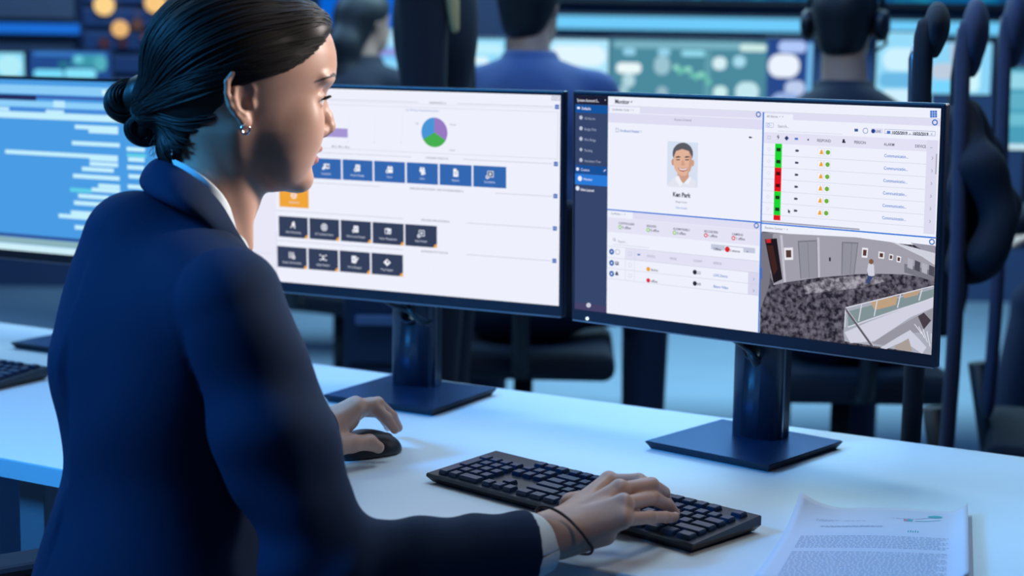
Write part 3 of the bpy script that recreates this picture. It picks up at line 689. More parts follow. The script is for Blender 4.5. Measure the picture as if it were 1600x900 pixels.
for k, c in enumerate((GRN, GRN, RED, RED, GRN, GRN, RED)):
    y1 = Y7(76, 138) - rowh * k; y0 = max(y1 - rowh, Y7(76, 395))
    band(X7(65), X7(88), y0, y1, c, 4)
    if k < 6:
        ym = (y0 + y1) / 2; band(X7(70), X7(84), ym - .0025, ym + .0025, (30, 50, 36) if c == GRN else (70, 16, 22), 5)
        band(X7(24), xr, y0 - .0003, y0 + .0003, (205, 206, 226), 3)
        for xx in (208, 231):
            xa = X7(xx); band(xa, xa + .0095, ym - .0055, ym + .0055, (208, 210, 228), 3); band(xa + .0005, xa + .009, ym - .005, ym + .005, (244, 246, 254), 4)
        u = ui.uv; q = X7(220); ui.uv = lambda px, py: (px, py)
        ui.xy([(q - .003, ym - .003), (q + .003, ym - .003), (q + .002, ym + .002), (q, ym + .004), (q - .002, ym)], (240, 166, 50), 6)
        ui.disc(X7.__call__(0) if False else u(*C7(242, 250))[0], ym, 0.0034, (110, 176, 60), 6, 12)
        ui.xy([(u(*C7(133, 250))[0], ym - .0016), (u(*C7(142, 250))[0], ym - .0016), (u(*C7(146, 250))[0], ym), (u(*C7(142, 250))[0], ym + .0016), (u(*C7(133, 250))[0], ym + .0016)], (70, 74, 98), 5)
        ui.text(u(*C7(430, 250))[0], ym, 'Communicatio...', 0.0084, (70, 120, 205), 'LEFT', 6, 0.0001)
        ui.ring(u(*C7(45, 250))[0], ym, 0.0028, 0.0005, (190, 194, 216), 5, 4)
        ui.seg((u(*C7(590, 250))[0], ym + .002), (u(*C7(594, 250))[0], ym), 0.0007, (140, 144, 168), 6); ui.seg((u(*C7(594, 250))[0], ym), (u(*C7(590, 250))[0], ym - .002), 0.0007, (140, 144, 168), 6)
        ui.uv = u
band(X7(24), X7(356), Y7(30, 401), Y7(30, 396), (160, 160, 180), 5)
ui.poly([C7(111, 357), C7(120, 366), C7(116, 367), C7(118, 372), C7(115, 372), C7(113, 368), C7(111, 370)], (30, 34, 50), 9)
T7(33, 419, 'Entrance Camera  \u25be  \u00d7', 0.0064)
# corridor camera view
ui.part('camera_view')
P7 = lambda pts, c, z: ui.poly([C7(*p) for p in pts], c, z)
mc = bpy.data.materials.new('carpet_picture'); mc.use_nodes = True; nt = mc.node_tree; nt.nodes.remove(nt.nodes['Principled BSDF'])
e = nt.nodes.new('ShaderNodeEmission'); nt.links.new(e.outputs[0], nt.nodes['Material Output'].inputs[0])
tcn = nt.nodes.new('ShaderNodeTexCoord'); nz = nt.nodes.new('ShaderNodeTexNoise'); nz.inputs['Scale'].default_value = 150; nz.inputs['Detail'].default_value = 3
rp = nt.nodes.new('ShaderNodeValToRGB'); rp.color_ramp.elements[0].position = 0.38; rp.color_ramp.elements[0].color = rgb(34, 33, 45)
rp.color_ramp.elements[1].position = 0.66; rp.color_ramp.elements[1].color = rgb(112, 108, 122)
nt.links.new(tcn.outputs['Object'], nz.inputs['Vector']); nt.links.new(nz.outputs['Fac'], rp.inputs[0]); nt.links.new(rp.outputs[0], e.inputs[0])
mc2 = mc.copy(); mc2.name = 'sunlit_carpet_picture'
r2 = [n for n in mc2.node_tree.nodes if n.type == 'VALTORGB'][0]; r2.color_ramp.elements[0].color = rgb(74, 72, 84); r2.color_ramp.elements[1].color = rgb(170, 166, 178)
vx0, vx1 = ubx + .0012, HW; vy1 = Y7(20, 432)
band(vx0, vx1, -HHT, vy1, mc, 2)
WALL = (160, 158, 170)
P7([(18, 436), (110, 440), (230, 446), (340, 452), (455, 468), (530, 492), (603, 535), (603, 590), (560, 585), (500, 576), (420, 574), (340, 575), (290, 580), (210, 587), (100, 603), (62, 612)], WALL, 3)
P7([(18, 436), (60, 440), (52, 560), (48, 610), (16, 700)], (120, 118, 130), 4)
P7([(33, 458), (73, 455), (92, 592), (62, 606)], (30, 24, 32), 5); P7([(40, 480), (60, 478), (76, 560), (62, 580)], (64, 36, 34), 6); P7([(37, 458), (53, 457), (54, 470), (39, 471)], (200, 40, 50), 7)
for q in (((143, 464), (209, 461), (212, 585), (152, 590)), ((291, 467), (346, 469), (333, 575), (289, 577))):
    P7(q, (118, 116, 128), 4); (xa, ya_), (xb, yb_), (xc, yc_), (xd, yd_) = q
    P7([(xa + 4, ya_ + 4), (xb - 3, yb_ + 4), (xc - 3, yc_), (xd + 3, yd_)], (146, 146, 158), 5); P7([(xa + 33, ya_ + 3), (xa + 34, ya_ + 3), (xd + 30, yd_ - 2), (xd + 29, yd_ - 2)], (100, 98, 112), 6)
P7([(208, 452), (216, 452), (218, 586), (211, 587)], (196, 194, 206), 6); P7([(84, 444), (92, 444), (104, 602), (97, 603)], (196, 194, 206), 6)
for q in (((97, 487), (127, 486), (128, 527), (99, 528)), ((359, 486), (379, 488), (376, 521), (357, 519)), ((414, 499), (434, 502), (432, 524), (413, 522)), ((450, 507), (464, 510), (461, 529), (448, 527)), ((475, 513), (490, 517), (487, 537), (474, 534))):
    P7(q, (232, 230, 238), 5); mx_ = sum(p[0] for p in q) / 4; my_ = sum(p[1] for p in q) / 4
    P7([(mx_ + (p[0] - mx_) * .6, my_ + (p[1] - my_) * .6) for p in q], (86, 60, 56), 6)
P7([(455, 466), (604, 505), (604, 545), (560, 517), (520, 498)], (206, 208, 222), 5); P7([(520, 470), (604, 480), (604, 505), (560, 494)], (150, 150, 166), 5)
P7([(500, 540), (604, 566), (604, 600), (560, 588), (500, 570)], (120, 120, 132), 5)
for k in range(4): P7([(512 + 24 * k, 520 + 8 * k), (530 + 24 * k, 528 + 8 * k), (528 + 24 * k, 560 + 8 * k), (510 + 24 * k, 552 + 8 * k)], (78, 78, 92) if k % 2 else (176, 176, 190), 6)
P7([(248, 519), (254, 519), (254, 532), (248, 532)], (50, 48, 60), 6); P7([(20, 553), (23, 553), (24, 590), (19, 592)], (60, 110, 190), 6)
P7([(162, 612), (250, 588), (340, 582), (420, 584), (432, 600), (370, 618), (250, 634), (168, 642)], mc2, 3)
P7([(372, 606), (378, 580), (376, 560), (392, 558), (398, 580), (392, 590), (384, 604)], (58, 74, 120), 7)
P7([(376, 562), (380, 540), (390, 536), (399, 545), (401, 580), (392, 582), (380, 580)], (206, 208, 222), 8); oval_ = [(390 + 8 * math.cos(k * PI / 8), 533 + 9 * math.sin(k * PI / 8)) for k in range(16)]; P7(oval_, (128, 92, 72), 9)
P7([(303, 690), (420, 662), (520, 640), (604, 616), (604, 700), (604, 848), (300, 800), (296, 770)], (168, 172, 186), 4)
P7([(310, 700), (600, 625), (600, 655), (480, 690), (380, 725), (312, 752)], (128, 146, 150), 5)
P7([(385, 668), (478, 648), (472, 678), (402, 696)], (190, 160, 128), 6); P7([(495, 642), (555, 628), (545, 645), (500, 656)], (186, 158, 130), 6)
P7([(300, 770), (380, 735), (500, 690), (604, 652), (604, 688), (520, 720), (400, 800), (320, 806)], (208, 208, 224), 7)
P7([(390, 806), (480, 750), (545, 715), (604, 690), (604, 730), (556, 770), (530, 772), (440, 815)], (150, 148, 160), 8)
P7([(546, 716), (566, 704), (590, 730), (566, 760)], (70, 62, 72), 9)
P7([(420, 822), (480, 785), (520, 762), (548, 790), (575, 820), (560, 842), (500, 800), (470, 812), (440, 826)], (204, 206, 222), 9)
P7([(470, 815), (515, 790), (528, 834), (470, 826)], (168, 156, 150), 10)
for a_, b_ in (((304, 688), (604, 615)), ((312, 752), (600, 655))): ui.seg(C7(*a_), C7(*b_), 0.0016, (214, 216, 228), 11)
ui.seg(C7(304, 690), C7(395, 818), 0.0036, (92, 88, 100), 12); ui.seg(C7(308, 690), C7(399, 816), 0.0010, (196, 196, 206), 13)
for X_, Y_ in ((304, 690), (358, 676), (410, 664), (488, 644), (560, 627)): ui.seg(C7(X_, Y_), C7(X_ - 10 if X_ > 310 else X_ - 2, Y_ + (62 - (X_ - 304) * .1)), 0.0018, (206, 208, 220), 12)
for k in range(5): ui.seg(C7(535 + 14 * k, 742 + 8 * k), C7(560 + 9 * k, 775 + 14 * k), 0.001, (230, 232, 242), 12)
finish(rootR, scR, ui, LR, {'sidebar_menu': 'dark blue menu column', 'portrait_photo': 'portrait of a smiling grey haired man', 'camera_view': 'security camera view of a carpeted corridor'})

# cables behind both stands
pL = lambda x, y, d: at(x, y, d)
cable(rootL, [pL(590, 462, 2.86), pL(612, 476, 2.85), pL(640, 487, 2.845), pL(658, 499, 2.838), pL(668, 503, 2.835)], 0.004)
cable(rootL, [pL(634, 470, 2.86), pL(640, 484, 2.845), pL(652, 498, 2.838), pL(664, 506, 2.835), pL(672, 500, 2.84)], 0.0055)
cable(rootR, [pL(1128, 520, 2.53), pL(1150, 532, 2.52), pL(1168, 545, 2.51), pL(1178, 556, 2.505), pL(1186, 566, 2.505)], 0.005)
cable(rootR, [pL(1163, 530, 2.53), pL(1170, 545, 2.515), pL(1178, 562, 2.505), pL(1184, 570, 2.505)], 0.006)

# ================================================================== neighbouring monitor at the left
C3 = at(112, 264, 3.24)
M3 = screen_matrix(C3, -0.47, -0.02)
root3, sc3, ui, L3 = monitor('black monitor behind the seated woman showing pale code lines on blue', M3, (C3[0] + 0.03, C3[1] + 0.0), -0.52, group='front desk monitors', hole=None)
c4 = lambda X, Y: (X / 2.8125, 100 + Y / 2.8125)
ui.part('screen'); B3 = (74, 156, 228)
ui.rect(-200, 60, 420, 480, B3, 1)
yy = lambda X, Y: ui.uv(*c4(X, Y))[1]
def b3(X0, X1, Y0, Y1, c, z=3, ref=200): band3(ui.uv(*c4(X0, 300))[0], ui.uv(*c4(X1, 300))[0], yy(ref, Y0), yy(ref, Y1), c, z)
def band3(x0, x1, y0, y1, c, z): ui.xy([(x0, y0), (x1, y0), (x1, y1), (x0, y1)], c, z)
b3(-300, 1200, 95, 133, (140, 205, 248)); b3(455, 500, 105, 128, (205, 242, 255), 4)
b3(-300, 165, 139, 162, (36, 44, 92)); b3(165, 1200, 139, 152, (60, 90, 170)); b3(-300, 1200, 165, 192, (142, 208, 250)); b3(-300, 1200, 194, 212, (70, 140, 220)); b3(-300, 1200, 214, 243, (196, 240, 255))
b3(-300, 45, 196, 212, (190, 235, 255), 4); b3(240, 290, 160, 190, (190, 235, 255), 4); b3(205, 285, 200, 214, (190, 235, 255), 4)
LN = (196, 240, 255)
for X0, X1, Yc in ((330, 520, 280), (390, 520, 297), (315, 525, 352), (20, 515, 398), (390, 515, 418), (390, 515, 441), (355, 495, 464), (315, 520, 497), (425, 520, 537), (395, 520, 555), (335, 470, 583), (315, 500, 615), (300, 400, 655), (245, 400, 671), (315, 480, 722), (555, 635, 375), (560, 632, 420), (555, 630, 455), (560, 640, 495), (555, 640, 540)):
    b3(X0, X1, Yc - 9, Yc + 9, LN, 3, (X0 + X1) / 2)
b3(300, 395, 546, 564, (96, 208, 232), 3, 350); b3(555, 640, 395, 410, (96, 208, 232), 3, 600)
b3(-300, 1200, 748, 762, (46, 80, 150), 3, 100); b3(-300, 1200, 764, 790, (140, 178, 186), 3, 100); b3(-300, 1200, 792, 835, (206, 240, 250), 3, 100)
finish(root3, sc3, ui, L3)
# ================================================================== keyboards (number pad at the left end)
KW, KD_, KU = 0.457, 0.138, 0.0193
def keyboard(name_label, c, yaw, group):
    root = empty('keyboard', (c[0], c[1], DESK_Z), yaw, name_label, 'keyboard', group)
    # wedge body: chamfered underside
    mb = MB(); x, y = KW / 2, KD_ / 2
    zt = lambda yy_: 0.0135 + (yy_ + y) / KD_ * 0.009
    sec = [(-y + 0.006, 0.002), (y - 0.004, 0.002), (y, 0.010), (y, zt(y) - 0.002), (y - 0.002, zt(y)), (-y + 0.0015, zt(-y)), (-y, zt(-y) - 0.0015), (-y, 0.009)]
    a = [mb.bm.verts.new((-x + (0.007 if z < 0.004 else 0), yv, z)) for yv, z in sec]; b = [mb.bm.verts.new((x - (0.007 if z < 0.004 else 0), yv, z)) for yv, z in sec]
    mb._set([mb.bm.faces.new(a), mb.bm.faces.new(list(reversed(b)))])
    for i in range(len(sec)): mb._set([mb.bm.faces.new((a[i], b[i], b[(i + 1) % len(sec)], a[(i + 1) % len(sec)]))])
    mb.build('body', m_black, root)
    for sx in (-1, 1):
        for sy in (-1, 1):
            mb = MB(); mb.lathe([(0.006, 0), (0.006, 0.003)], (sx * (x - 0.03), sy * (y - 0.02), 0), 14); mb.build('rubber_foot', m_cable, root)
    slope = math.atan(0.009 / KD_); cache = {}
    def key(xc, yc, wu, hu=1.0):
        k = (round(wu, 2), round(hu, 2))
        if k not in cache:
            mb = MB(); wx, wy, h = wu * KU - 0.0032, hu * KU - 0.0032, 0.0065
            v = mb.box((0, 0, h / 2), (wx, wy, h))
            for q in v:
                if q.co.z > h * .5: q.co.x -= math.copysign(0.0011, q.co.x); q.co.y -= math.copysign(0.0011, q.co.y)
            bmesh.ops.bevel(mb.bm, geom=list(mb.bm.edges), offset=0.0009, segments=2, affect='EDGES')
            o = mb.build('key', m_key, root); cache[k] = o
        else:
            o = cache[k].copy(); COL.objects.link(o)
        o.location = (xc, yc, zt(yc) - 0.0008); o.rotation_euler = (slope, 0, 0)
    U = KU; right = KW / 2 - 0.0095                       # main block starts at the right end and runs left
    y0 = -KD_ / 2 + 0.0065 + U / 2
    rows = [y0 + i * U for i in range(5)]; frow = y0 + 5 * U + 0.005
    def run(start, ws, yv):
        p = start
        for w_ in ws:
            if w_ > 0: key(p - w_ * U / 2, yv, w_)
            p -= abs(w_) * U
    run(right, [1.25, 1.25, 1.25, 6.25, 1.25, 1.25, 1.25, 1.25], rows[0])
    run(right, [2.25] + [1] * 10 + [2.75], rows[1])
    run(right, [1.75] + [1] * 11 + [2.25], rows[2])
    run(right, [1.5] + [1] * 12 + [1.5], rows[3])
    run(right, [1] * 13 + [2], rows[4])
    run(right, [1, -1, 1, 1, 1, 1, -.5, 1, 1, 1, 1, -.5, 1, 1, 1, 1], frow)
    nav = right - 15.25 * U
    run(nav, [1, 1, 1], rows[0]); run(nav, [-1, 1], rows[1])
    run(nav, [1, 1, 1], rows[3]); run(nav, [1, 1, 1], rows[4]); run(nav, [1, 1, 1], frow)
    num = nav - 3.25 * U
    run(num, [2, 1], rows[0]); run(num, [1, 1, 1], rows[1]); run(num, [1, 1, 1], rows[2]); run(num, [1, 1, 1, 1], rows[4])
    run(num, [1, 1, 1], rows[3])
    key(num - 3.5 * U, (rows[0] + rows[1]) / 2, 1, 2); key(num - 3.5 * U, (rows[2] + rows[3]) / 2, 1, 2)
    return root
KC = np.array([0.100, 2.132]); KYAW = -0.7625
kb = keyboard('black keyboard under the right hand of the seated woman', KC, KYAW, 'keyboards on the front desk')
kr = onz(79, 575, DESK_Z + 0.02)
ky = -0.50; kc3 = kr[:2] - np.array([math.cos(ky), math.sin(ky)]) * KW / 2 - np.array([-math.sin(ky), math.cos(ky)]) * KD_ / 2
keyboard('black keyboard on the desk before the blue code monitor', kc3, ky, 'keyboards on the front desk')

# ================================================================== mouse
m_mouse = mat('matte_black_mouse', (0.012, 0.014, 0.022), rough=0.42, bump=(700, 0.06, 0.0003))
mA = onz(528, 704, DESK_Z + 0.012); mB = onz(617, 691, DESK_Z + 0.012)
MOUSE_C = (mA + mB) / 2; MOUSE_YAW = math.atan2(mB[1] - mA[1], mB[0] - mA[0])
mouse = empty('computer_mouse', (MOUSE_C[0], MOUSE_C[1], DESK_Z), MOUSE_YAW, 'black computer mouse under the left hand of the seated woman', 'mouse')
def f_mouse(P):
    d = f_ell(P, (-0.008, 0, 0.004), (0.053, 0.031, 0.034))
    d = smin(d, f_ell(P, (0.022, 0, 0.004), (0.034, 0.029, 0.022)), 0.012)
    d = smax(d, -f_ell(P, (0.0, -0.047, 0.020), (0.035, 0.018, 0.016)), 0.006)
    d = smax(d, 0.0015 - P[..., 2], 0.002)
    return smax(d, np.maximum(np.abs(P[..., 1]) * -1 + 0.0004, -1) * 0 - 1 + np.where((np.abs(P[..., 1]) < 0.0006) & (P[..., 0] > 0.012), 1.0006, 0), 0.0008)
V, F_ = nets(f_mouse, (-0.062, -0.034, 0), (0.058, 0.034, 0.042), 0.0016)
link('body', npmesh('body', V, F_), m_mouse, mouse)
mb = MB(); mb.lathe([(0.0085, -0.0035), (0.0098, -0.0025), (0.0098, 0.0025), (0.0085, 0.0035)], (0.034, 0, 0.0185), 24, M=Matrix.Rotation(math.pi / 2, 3, 'X')); mb.build('scroll_wheel', m_cable, mouse)

# ================================================================== printed sheets
m_paper = mat('white_paper', (0.66, 0.68, 0.78), rough=0.75, spec=0.2)
m_ink = mat('grey_print', (0.44, 0.48, 0.60), rough=0.8); m_teal = mat('teal_print', (0.03, 0.42, 0.45), rough=0.7); m_pink = mat('pink_print', (0.50, 0.25, 0.30), rough=0.7)
pa = onz(1192, 884, DESK_Z + .001); pb = onz(1250, 772, DESK_Z + 0.022); pc = onz(1516, 796, DESK_Z + 0.006); 
ex = unit((pc - pb) * np.array([1, 1, 0])); ey = np.array([-ex[1], ex[0], 0])
PWID = float(np.linalg.norm((pc - pb)[:2])); PLEN = 0.297
org = np.array([pb[0], pb[1], DESK_Z])             # far left corner
lean = float((pa - pb) @ ex) / float((pb - pa) @ ey)
pd = onz(1519, 899, DESK_Z + 0.010); lean_r = float((pd - pc) @ ex) / float((pc - pd) @ ey)
def sheet(u, v, dz=0.0, curl=1.0):
    """u to the right, v towards the viewer, 0..1"""
    z = 0.0012 + curl * (0.024 * max(0, 1 - u / 0.30) ** 2 * max(0, 1 - v / 0.45) ** 2 + 0.004 * (1 - v) * math.sin(u * math.pi) ** 2 + 0.013 * max(0, (u - 0.90) / 0.10) ** 1.5 + 0.0022 * max(0, 1 - u / .25) * max(0, (v - .8) / .2))
    p = org + ex * (u * PWID - 0.012 * max(0, (u - 0.90) / 0.10) * 0.3) - ey * (v * PLEN) + ex * (lean * (1 - u) + lean_r * u) * v * PLEN
    return p + np.array([0, 0, z + dz])
def paper(label, dz, off, printed):
    root = empty('paper_sheet', org, 0, label, 'paper', 'loose sheets beside the keyboard')
    n = 24; V = [sheet(i / n, j / n, dz, 1.0 if printed else 0.0) + off for j in range(n + 1) for i in range(n + 1)]
    V += [v - np.array([0, 0, 0.0003]) for v in V]; q = (n + 1) ** 2
    F_ = []
    for j in range(n):
        for i in range(n):
            a = j * (n + 1) + i; f = (a, a + n + 1, a + n + 2, a + 1); F_.append(f); F_.append(tuple(q + k for k in reversed(f)))
    for i in range(n):
        for (a, b) in ((i, i + 1), (n * (n + 1) + i + 1, n * (n + 1) + i), ((i + 1) * (n + 1), i * (n + 1)), (i * (n + 1) + n, (i + 1) * (n + 1) + n)): F_.append((a, b, b + q, a + q))
    localize(link('sheet', npmesh('sheet', V, F_), m_paper), root)
    if printed:
        V, F_, I = [], [], []
        def bar(u0, u1, v0, v1, m=0):
            i = len(V); ns = 6
            for k in range(ns + 1):
                u = u0 + (u1 - u0) * k / ns; V.extend([sheet(u, v0, dz + .0003) + off, sheet(u, v1, dz + .0003) + off])
            for k in range(ns): F_.append((i + 2 * k, i + 2 * k + 1, i + 2 * k + 3, i + 2 * k + 2)); I.append(m)
        r = random.Random(3)
        def line(u0, u1, v, h):
            u = u0
            while u < u1:
                w_ = r.uniform(.008, .03); bar(u, min(u + w_, u1), v, v + h); u += w_ + .007
        for u0, u1, v in ((.14, .26, .19), (.14, .24, .205), (.30, .42, .20), (.18, .52, .275), (.18, .52, .287), (.56, .68, .155)): line(u0, u1, v, .006)
        for k in range(8): line(.10, .90 - .03 * (k % 3), .42 + .022 * k, .009)
        for k in range(16): line(.10, .88 - .05 * (k % 4 == 3), .64 + .021 * k, .008)
        bar(.625, .650, .165, .195, 2); bar(.650, .675, .163, .195, 1)
        i = len(V)
        def blob(uc, vc, ru, rv, m, ang=0.0):
            i = len(V)
            for k in range(16):
                t = k * math.pi / 8; a_, b_ = ru * math.cos(t), rv * math.sin(t); V.append(sheet(uc + a_ * math.cos(ang) - b_ * math.sin(ang), vc + a_ * math.sin(ang) + b_ * math.cos(ang), dz + .0004) + off)
            F_.append(tuple(range(i + 15, i - 1, -1))); I.append(m)
        blob(.80, .105, .042, .018, 1, -.12)
        for k in range(14):
            t = k / 13; bar(.69 + .13 * t, .69 + .13 * t + .012, .185 - .035 * t * t, .190 - .035 * t * t, 1)
            bar(.69 + .10 * t, .69 + .10 * t + .01, .155 - .04 * t, .159 - .04 * t, 0)
        for k in range(5): bar(.66 + .013 * k, .666 + .013 * k, .33 - .008 * (k % 2), .355, 1)
        me = npmesh('printed_text', V, F_, False); o = link('printed_text', me, [m_ink, m_teal, m_pink]); me.polygons.foreach_set('material_index', I); localize(o, root)
    return root
paper('white sheet under the printed page right of the keyboard', 0.0, ex * 0.004 - ey * 0.008 + np.array([0, 0, -0.0006]), False)
paper('printed page with teal and pink marks and lifted corner right of the keyboard', 0.0009, np.zeros(3), True)
# ================================================================== the seated woman at the desk
def skin_material(name, c, rough=0.42):
    return mat(name, c, rough=rough, spec=0.4, noise=(55, 0.06), bump=(420, 0.10, 0.0006), sss=0.22)
m_skin = skin_material('skin', (0.54, 0.32, 0.235))
m_lips = mat('lips', (0.42, 0.15, 0.14), rough=0.35, sss=0.2)
m_nail = mat('finger_nail', (0.66, 0.42, 0.36), rough=0.22)
m_hair = mat('dark_brown_hair', (0.010, 0.007, 0.0065), rough=0.47, spec=0.34)
m_jacket = mat('navy_wool', (0.007, 0.020, 0.056), rough=0.85, spec=0.18, noise=(260, 0.12), bump=(900, 0.2, 0.0005))
m_shirt = mat('white_shirt_cotton', (0.68, 0.76, 0.80), rough=0.8, bump=(800, 0.15, 0.0004))
m_silver = mat('polished_silver', (0.85, 0.86, 0.9), rough=0.12, metal=1.0)
m_cord = mat('dark_leather_cord', (0.02, 0.012, 0.014), rough=0.6)
m_trouser = mat('dark_trousers', (0.008, 0.012, 0.026), rough=0.9)

HA = math.radians(14)
HF = np.array([math.cos(HA), math.sin(HA), 0]); HR = np.array([math.sin(HA), -math.cos(HA), 0]); HU = np.array([0, 0, 1.0])
HC = np.array([-0.3178, 1.9691, 1.2507])
HB = np.stack([HF, HR, HU])
def h2w(p): return HC + np.asarray(p, float) @ HB
def w2h(P): return (P - HC.astype(np.float32)) @ HB.T.astype(np.float32)

def interp(x, xs, ys): return np.interp(x, xs, ys).astype(np.float32)
FU = [-.112, -.105, -.098, -.089, -.080, -.074, -.066, -.058, -.050, -.042, -.034, -.022, -.010, .002, .014, .024, .034, .046, .060, .075, .090, .110]
FFR = [.050, .064, .0720, .0770, .0770, .0770, .0800, .0818, .0858, .0890, .0885, .0885, .0885, .0885, .0900, .0970, .1045, .1060, .1055, .1020, .0950, .0700]
WU = [-.112, -.104, -.094, -.080, -.060, -.030, 0, .04, .08, .11]
WW = [.020, .030, .041, .050, .0585, .0655, .0685, .0700, .0660, .045]
def f_skull(q):
    return f_ell(q, (.000, 0, .046), (.101, .0735, .083))
def f_ear(q):
    e = np.stack([q[..., 0] + .005, q[..., 2] - .0065, np.abs(q[..., 1]) - .0715], -1)     # forward, up, outward
    e[..., 2] -= 0.30 * np.maximum(0, .010 - e[..., 0])
    e[..., 0] += 0.10 * e[..., 1]
    hel = f_path(e, [(.011, -.001, -.001), (.013, .012, .001), (.010, .024, .002), (.002, .0305, .003), (-.008, .029, .0035), (-.0155, .020, .0035), (-.0170, .007, .003), (-.0140, -.006, .002), (-.0085, -.016, .001), (-.003, -.024, 0)],
                 [.0026, .0030, .0032, .0032, .0034, .0036, .0034, .0030, .0030, .0040], .002)
    disc = f_ell(e, (-.004, .004, -.0025), (.0165, .027, .0035))
    d = smin(hel, disc, .003)
    d = smin(d, f_ell(e, (.001, -.024, -.0005), (.0068, .0085, .0040)), .004)
    d = smin(d, f_path(e, [(.001, .020, .002), (-.008, .012, .003), (-.0095, .001, .003), (-.006, -.010, .002), (.001, -.016, .001)], [.0018, .0026, .0028, .0026, .0022], .003), .003)
    d = smax(d, -f_ell(e, (.0025, -.003, .0045), (.0075, .0095, .0085)), .003)
    d = smin(d, f_ell(e, (.0105, -.004, .0005), (.0035, .0055, .0035)), .003)
    return d
def f_head(P, ear=True, neck=True):
    q = w2h(P); f, r, u = q[..., 0], q[..., 1], q[..., 2]; ar = np.abs(r); qs = np.stack([f, ar, u], -1)
    ff = interp(u, FU, FFR); w_ = interp(u, WU, WW)
    fc = np.where(f > 0, ff, .085)
    e = (np.abs(f / fc) ** 2.25 + np.abs(r / w_) ** 2.25 + 1e-9) ** (1 / 2.25)
    face = (e - 1) * np.minimum(w_, .06) * .95
    face = smax(face, np.abs(u + .002) - .108, .012)
    bottom = -.1035 + .62 * np.maximum(0, .034 - f) + .35 * np.maximum(0, ar - .022)
    face = smax(face, (bottom - u) * .9, .012)
    d = smin(face, f_skull(q), .022)
    d = smin(d, f_ell(qs, (.0905, .022, .0300), (.0125, .026, .0080)), .010)          # brow
    d = smin(d, f_ell(qs, (.070, .032, -.018), (.016, .018, .020)), .026)              # cheek bone
    d = smin(d, f_ell(qs, (.047, .026, -.044), (.030, .030, .036)), .026)              # cheek
    d = smin(d, f_ell(q, (.066, 0, -.088), (.0155, .019, .015)), .012)                 # chin
    d = smax(d, -f_ell(qs, (.1010, .033, .0065), (.0165, .0175, .0125)), .012)         # eye socket
    d = smin(d, np.linalg.norm(qs - np.array([.0800, .031, .0065], np.float32), axis=-1) - .0138, .003)
    d = smax(d, -f_ell(qs, (.0950, .0325, .0050), (.0120, .0135, .0044)), .0015)       # lid opening
    d = smin(d, f_path(q, [(.0890, 0, .012), (.0925, 0, -.002), (.0975, 0, -.0145), (.1005, 0, -.0258)], [.0065, .0065, .0078, .0095], .006), .007)   # nose
    d = smin(d, f_ell(qs, (.0905, .0115, -.0315), (.0095, .0068, .0066)), .005)
    d = smin(d, f_cone(q, (.0975, 0, -.034), (.0885, 0, -.0385), .0045, .0042), .004)
    d = smax(d, -f_ell(qs, (.0945, .0062, -.0395), (.0062, .0028, .0032)), .002)
    d = smin(d, f_ell(qs, (.0852, .005, -.0520), (.0085, .0170, .0052)), .004)         # lips
    d = smin(d, f_ell(q, (.0818, 0, -.0650), (.0080, .0165, .0062)), .004)
    d = smax(d, -f_ell(q, (.0955, 0, -.0585), (.0105, .0230, .0011)), .002)
    if neck:
        n = f_path(q, [(-.022, 0, -.035), (-.030, 0, -.095), (-.050, 0, -.160), (-.075, 0, -.225)], [.056, .0525, .0555, .066], .01)
        n = smin(n, f_cone(qs, (-.012, .056, -.030), (.002, .018, -.165), .0085, .0075), .014)     # neck muscle
        d = smin(d, n, .016)
    if ear: d = smin(d, f_ear(q), .003)
    return d

# ---- the body frame: where her shoulders, elbows and wrists are
BA = math.radians(35)
BF = np.array([math.cos(BA), math.sin(BA), 0]); BR = np.array([math.sin(BA), -math.cos(BA), 0]); BZ = np.array([0, 0, 1.0])
LEAN = 0.22
BUP = unit(BZ + LEAN * BF); BFW = unit(np.cross(BUP, BR) * -1 if np.dot(np.cross(BUP, BR), BF) < 0 else np.cross(BUP, BR))
BB = np.stack([BFW, BR, BUP])
NB = at(303, 345, 1.95)
RS = at(358, 472, 1.815); RE = at(500, 885, 1.825); RW = at(868, 834, 1.94)
LS = NB - .165 * BR - .02 * BF - np.array([0, 0, .085]); LW = onz(506, 672, .785)
LE = (LS + LW) / 2 + np.array([.05, .0, -.09])

def chain(P, joints, k):
    """fingers: joints = (points, radii)"""
    d = None
    for pts, rs in joints:
        e = f_path(P, pts, rs, .003)
        d = e if d is None else smin(d, e, k)
    return d
# right hand, resting on the keyboard
def J(*a): return [onz(*q) for q in a]
RH = dict(
    wrist=onz(868, 834, .770),
    mcp=J((951, 753, .808), (968, 766, .810), (974, 788, .803), (972, 812, .789)),
    fingers=[J((951, 753, .808), (998, 751, .812), (1027, 764, .790), (1034, 782, .768)),
             J((968, 766, .810), (1018, 758, .808), (1036, 770, .786), (1042, 784, .768)),
             J((974, 788, .803), (1020, 778, .795), (1043, 789, .776), (1053, 800, .766)),
             J((972, 812, .789), (1016, 808, .781), (1040, 808, .772), (1054, 808, .767))],
    thumb=J((895, 790, .780), (930, 780, .772), (965, 790, .765), (990, 800, .762)))
LH = dict(
    wrist=onz(503, 672, .787),
    mcp=J((551, 639, .812), (556, 634, .815), (560, 636, .808), (562, 642, .798)),
    fingers=[J((551, 639, .812), (581, 632, .814), (604, 653, .794), (617, 671, .776)),
             J((556, 634, .815), (590, 630, .814), (612, 650, .790), (622, 668, .770)),
             J((560, 636, .808), (594, 636, .800), (612, 655, .775), (618, 670, .755)),
             J((562, 642, .798), (590, 645, .785), (602, 658, .765), (606, 668, .748))],
    thumb=J((523, 696, .771), (549, 693, .769), (577, 691, .766), (591, 699, .757)))
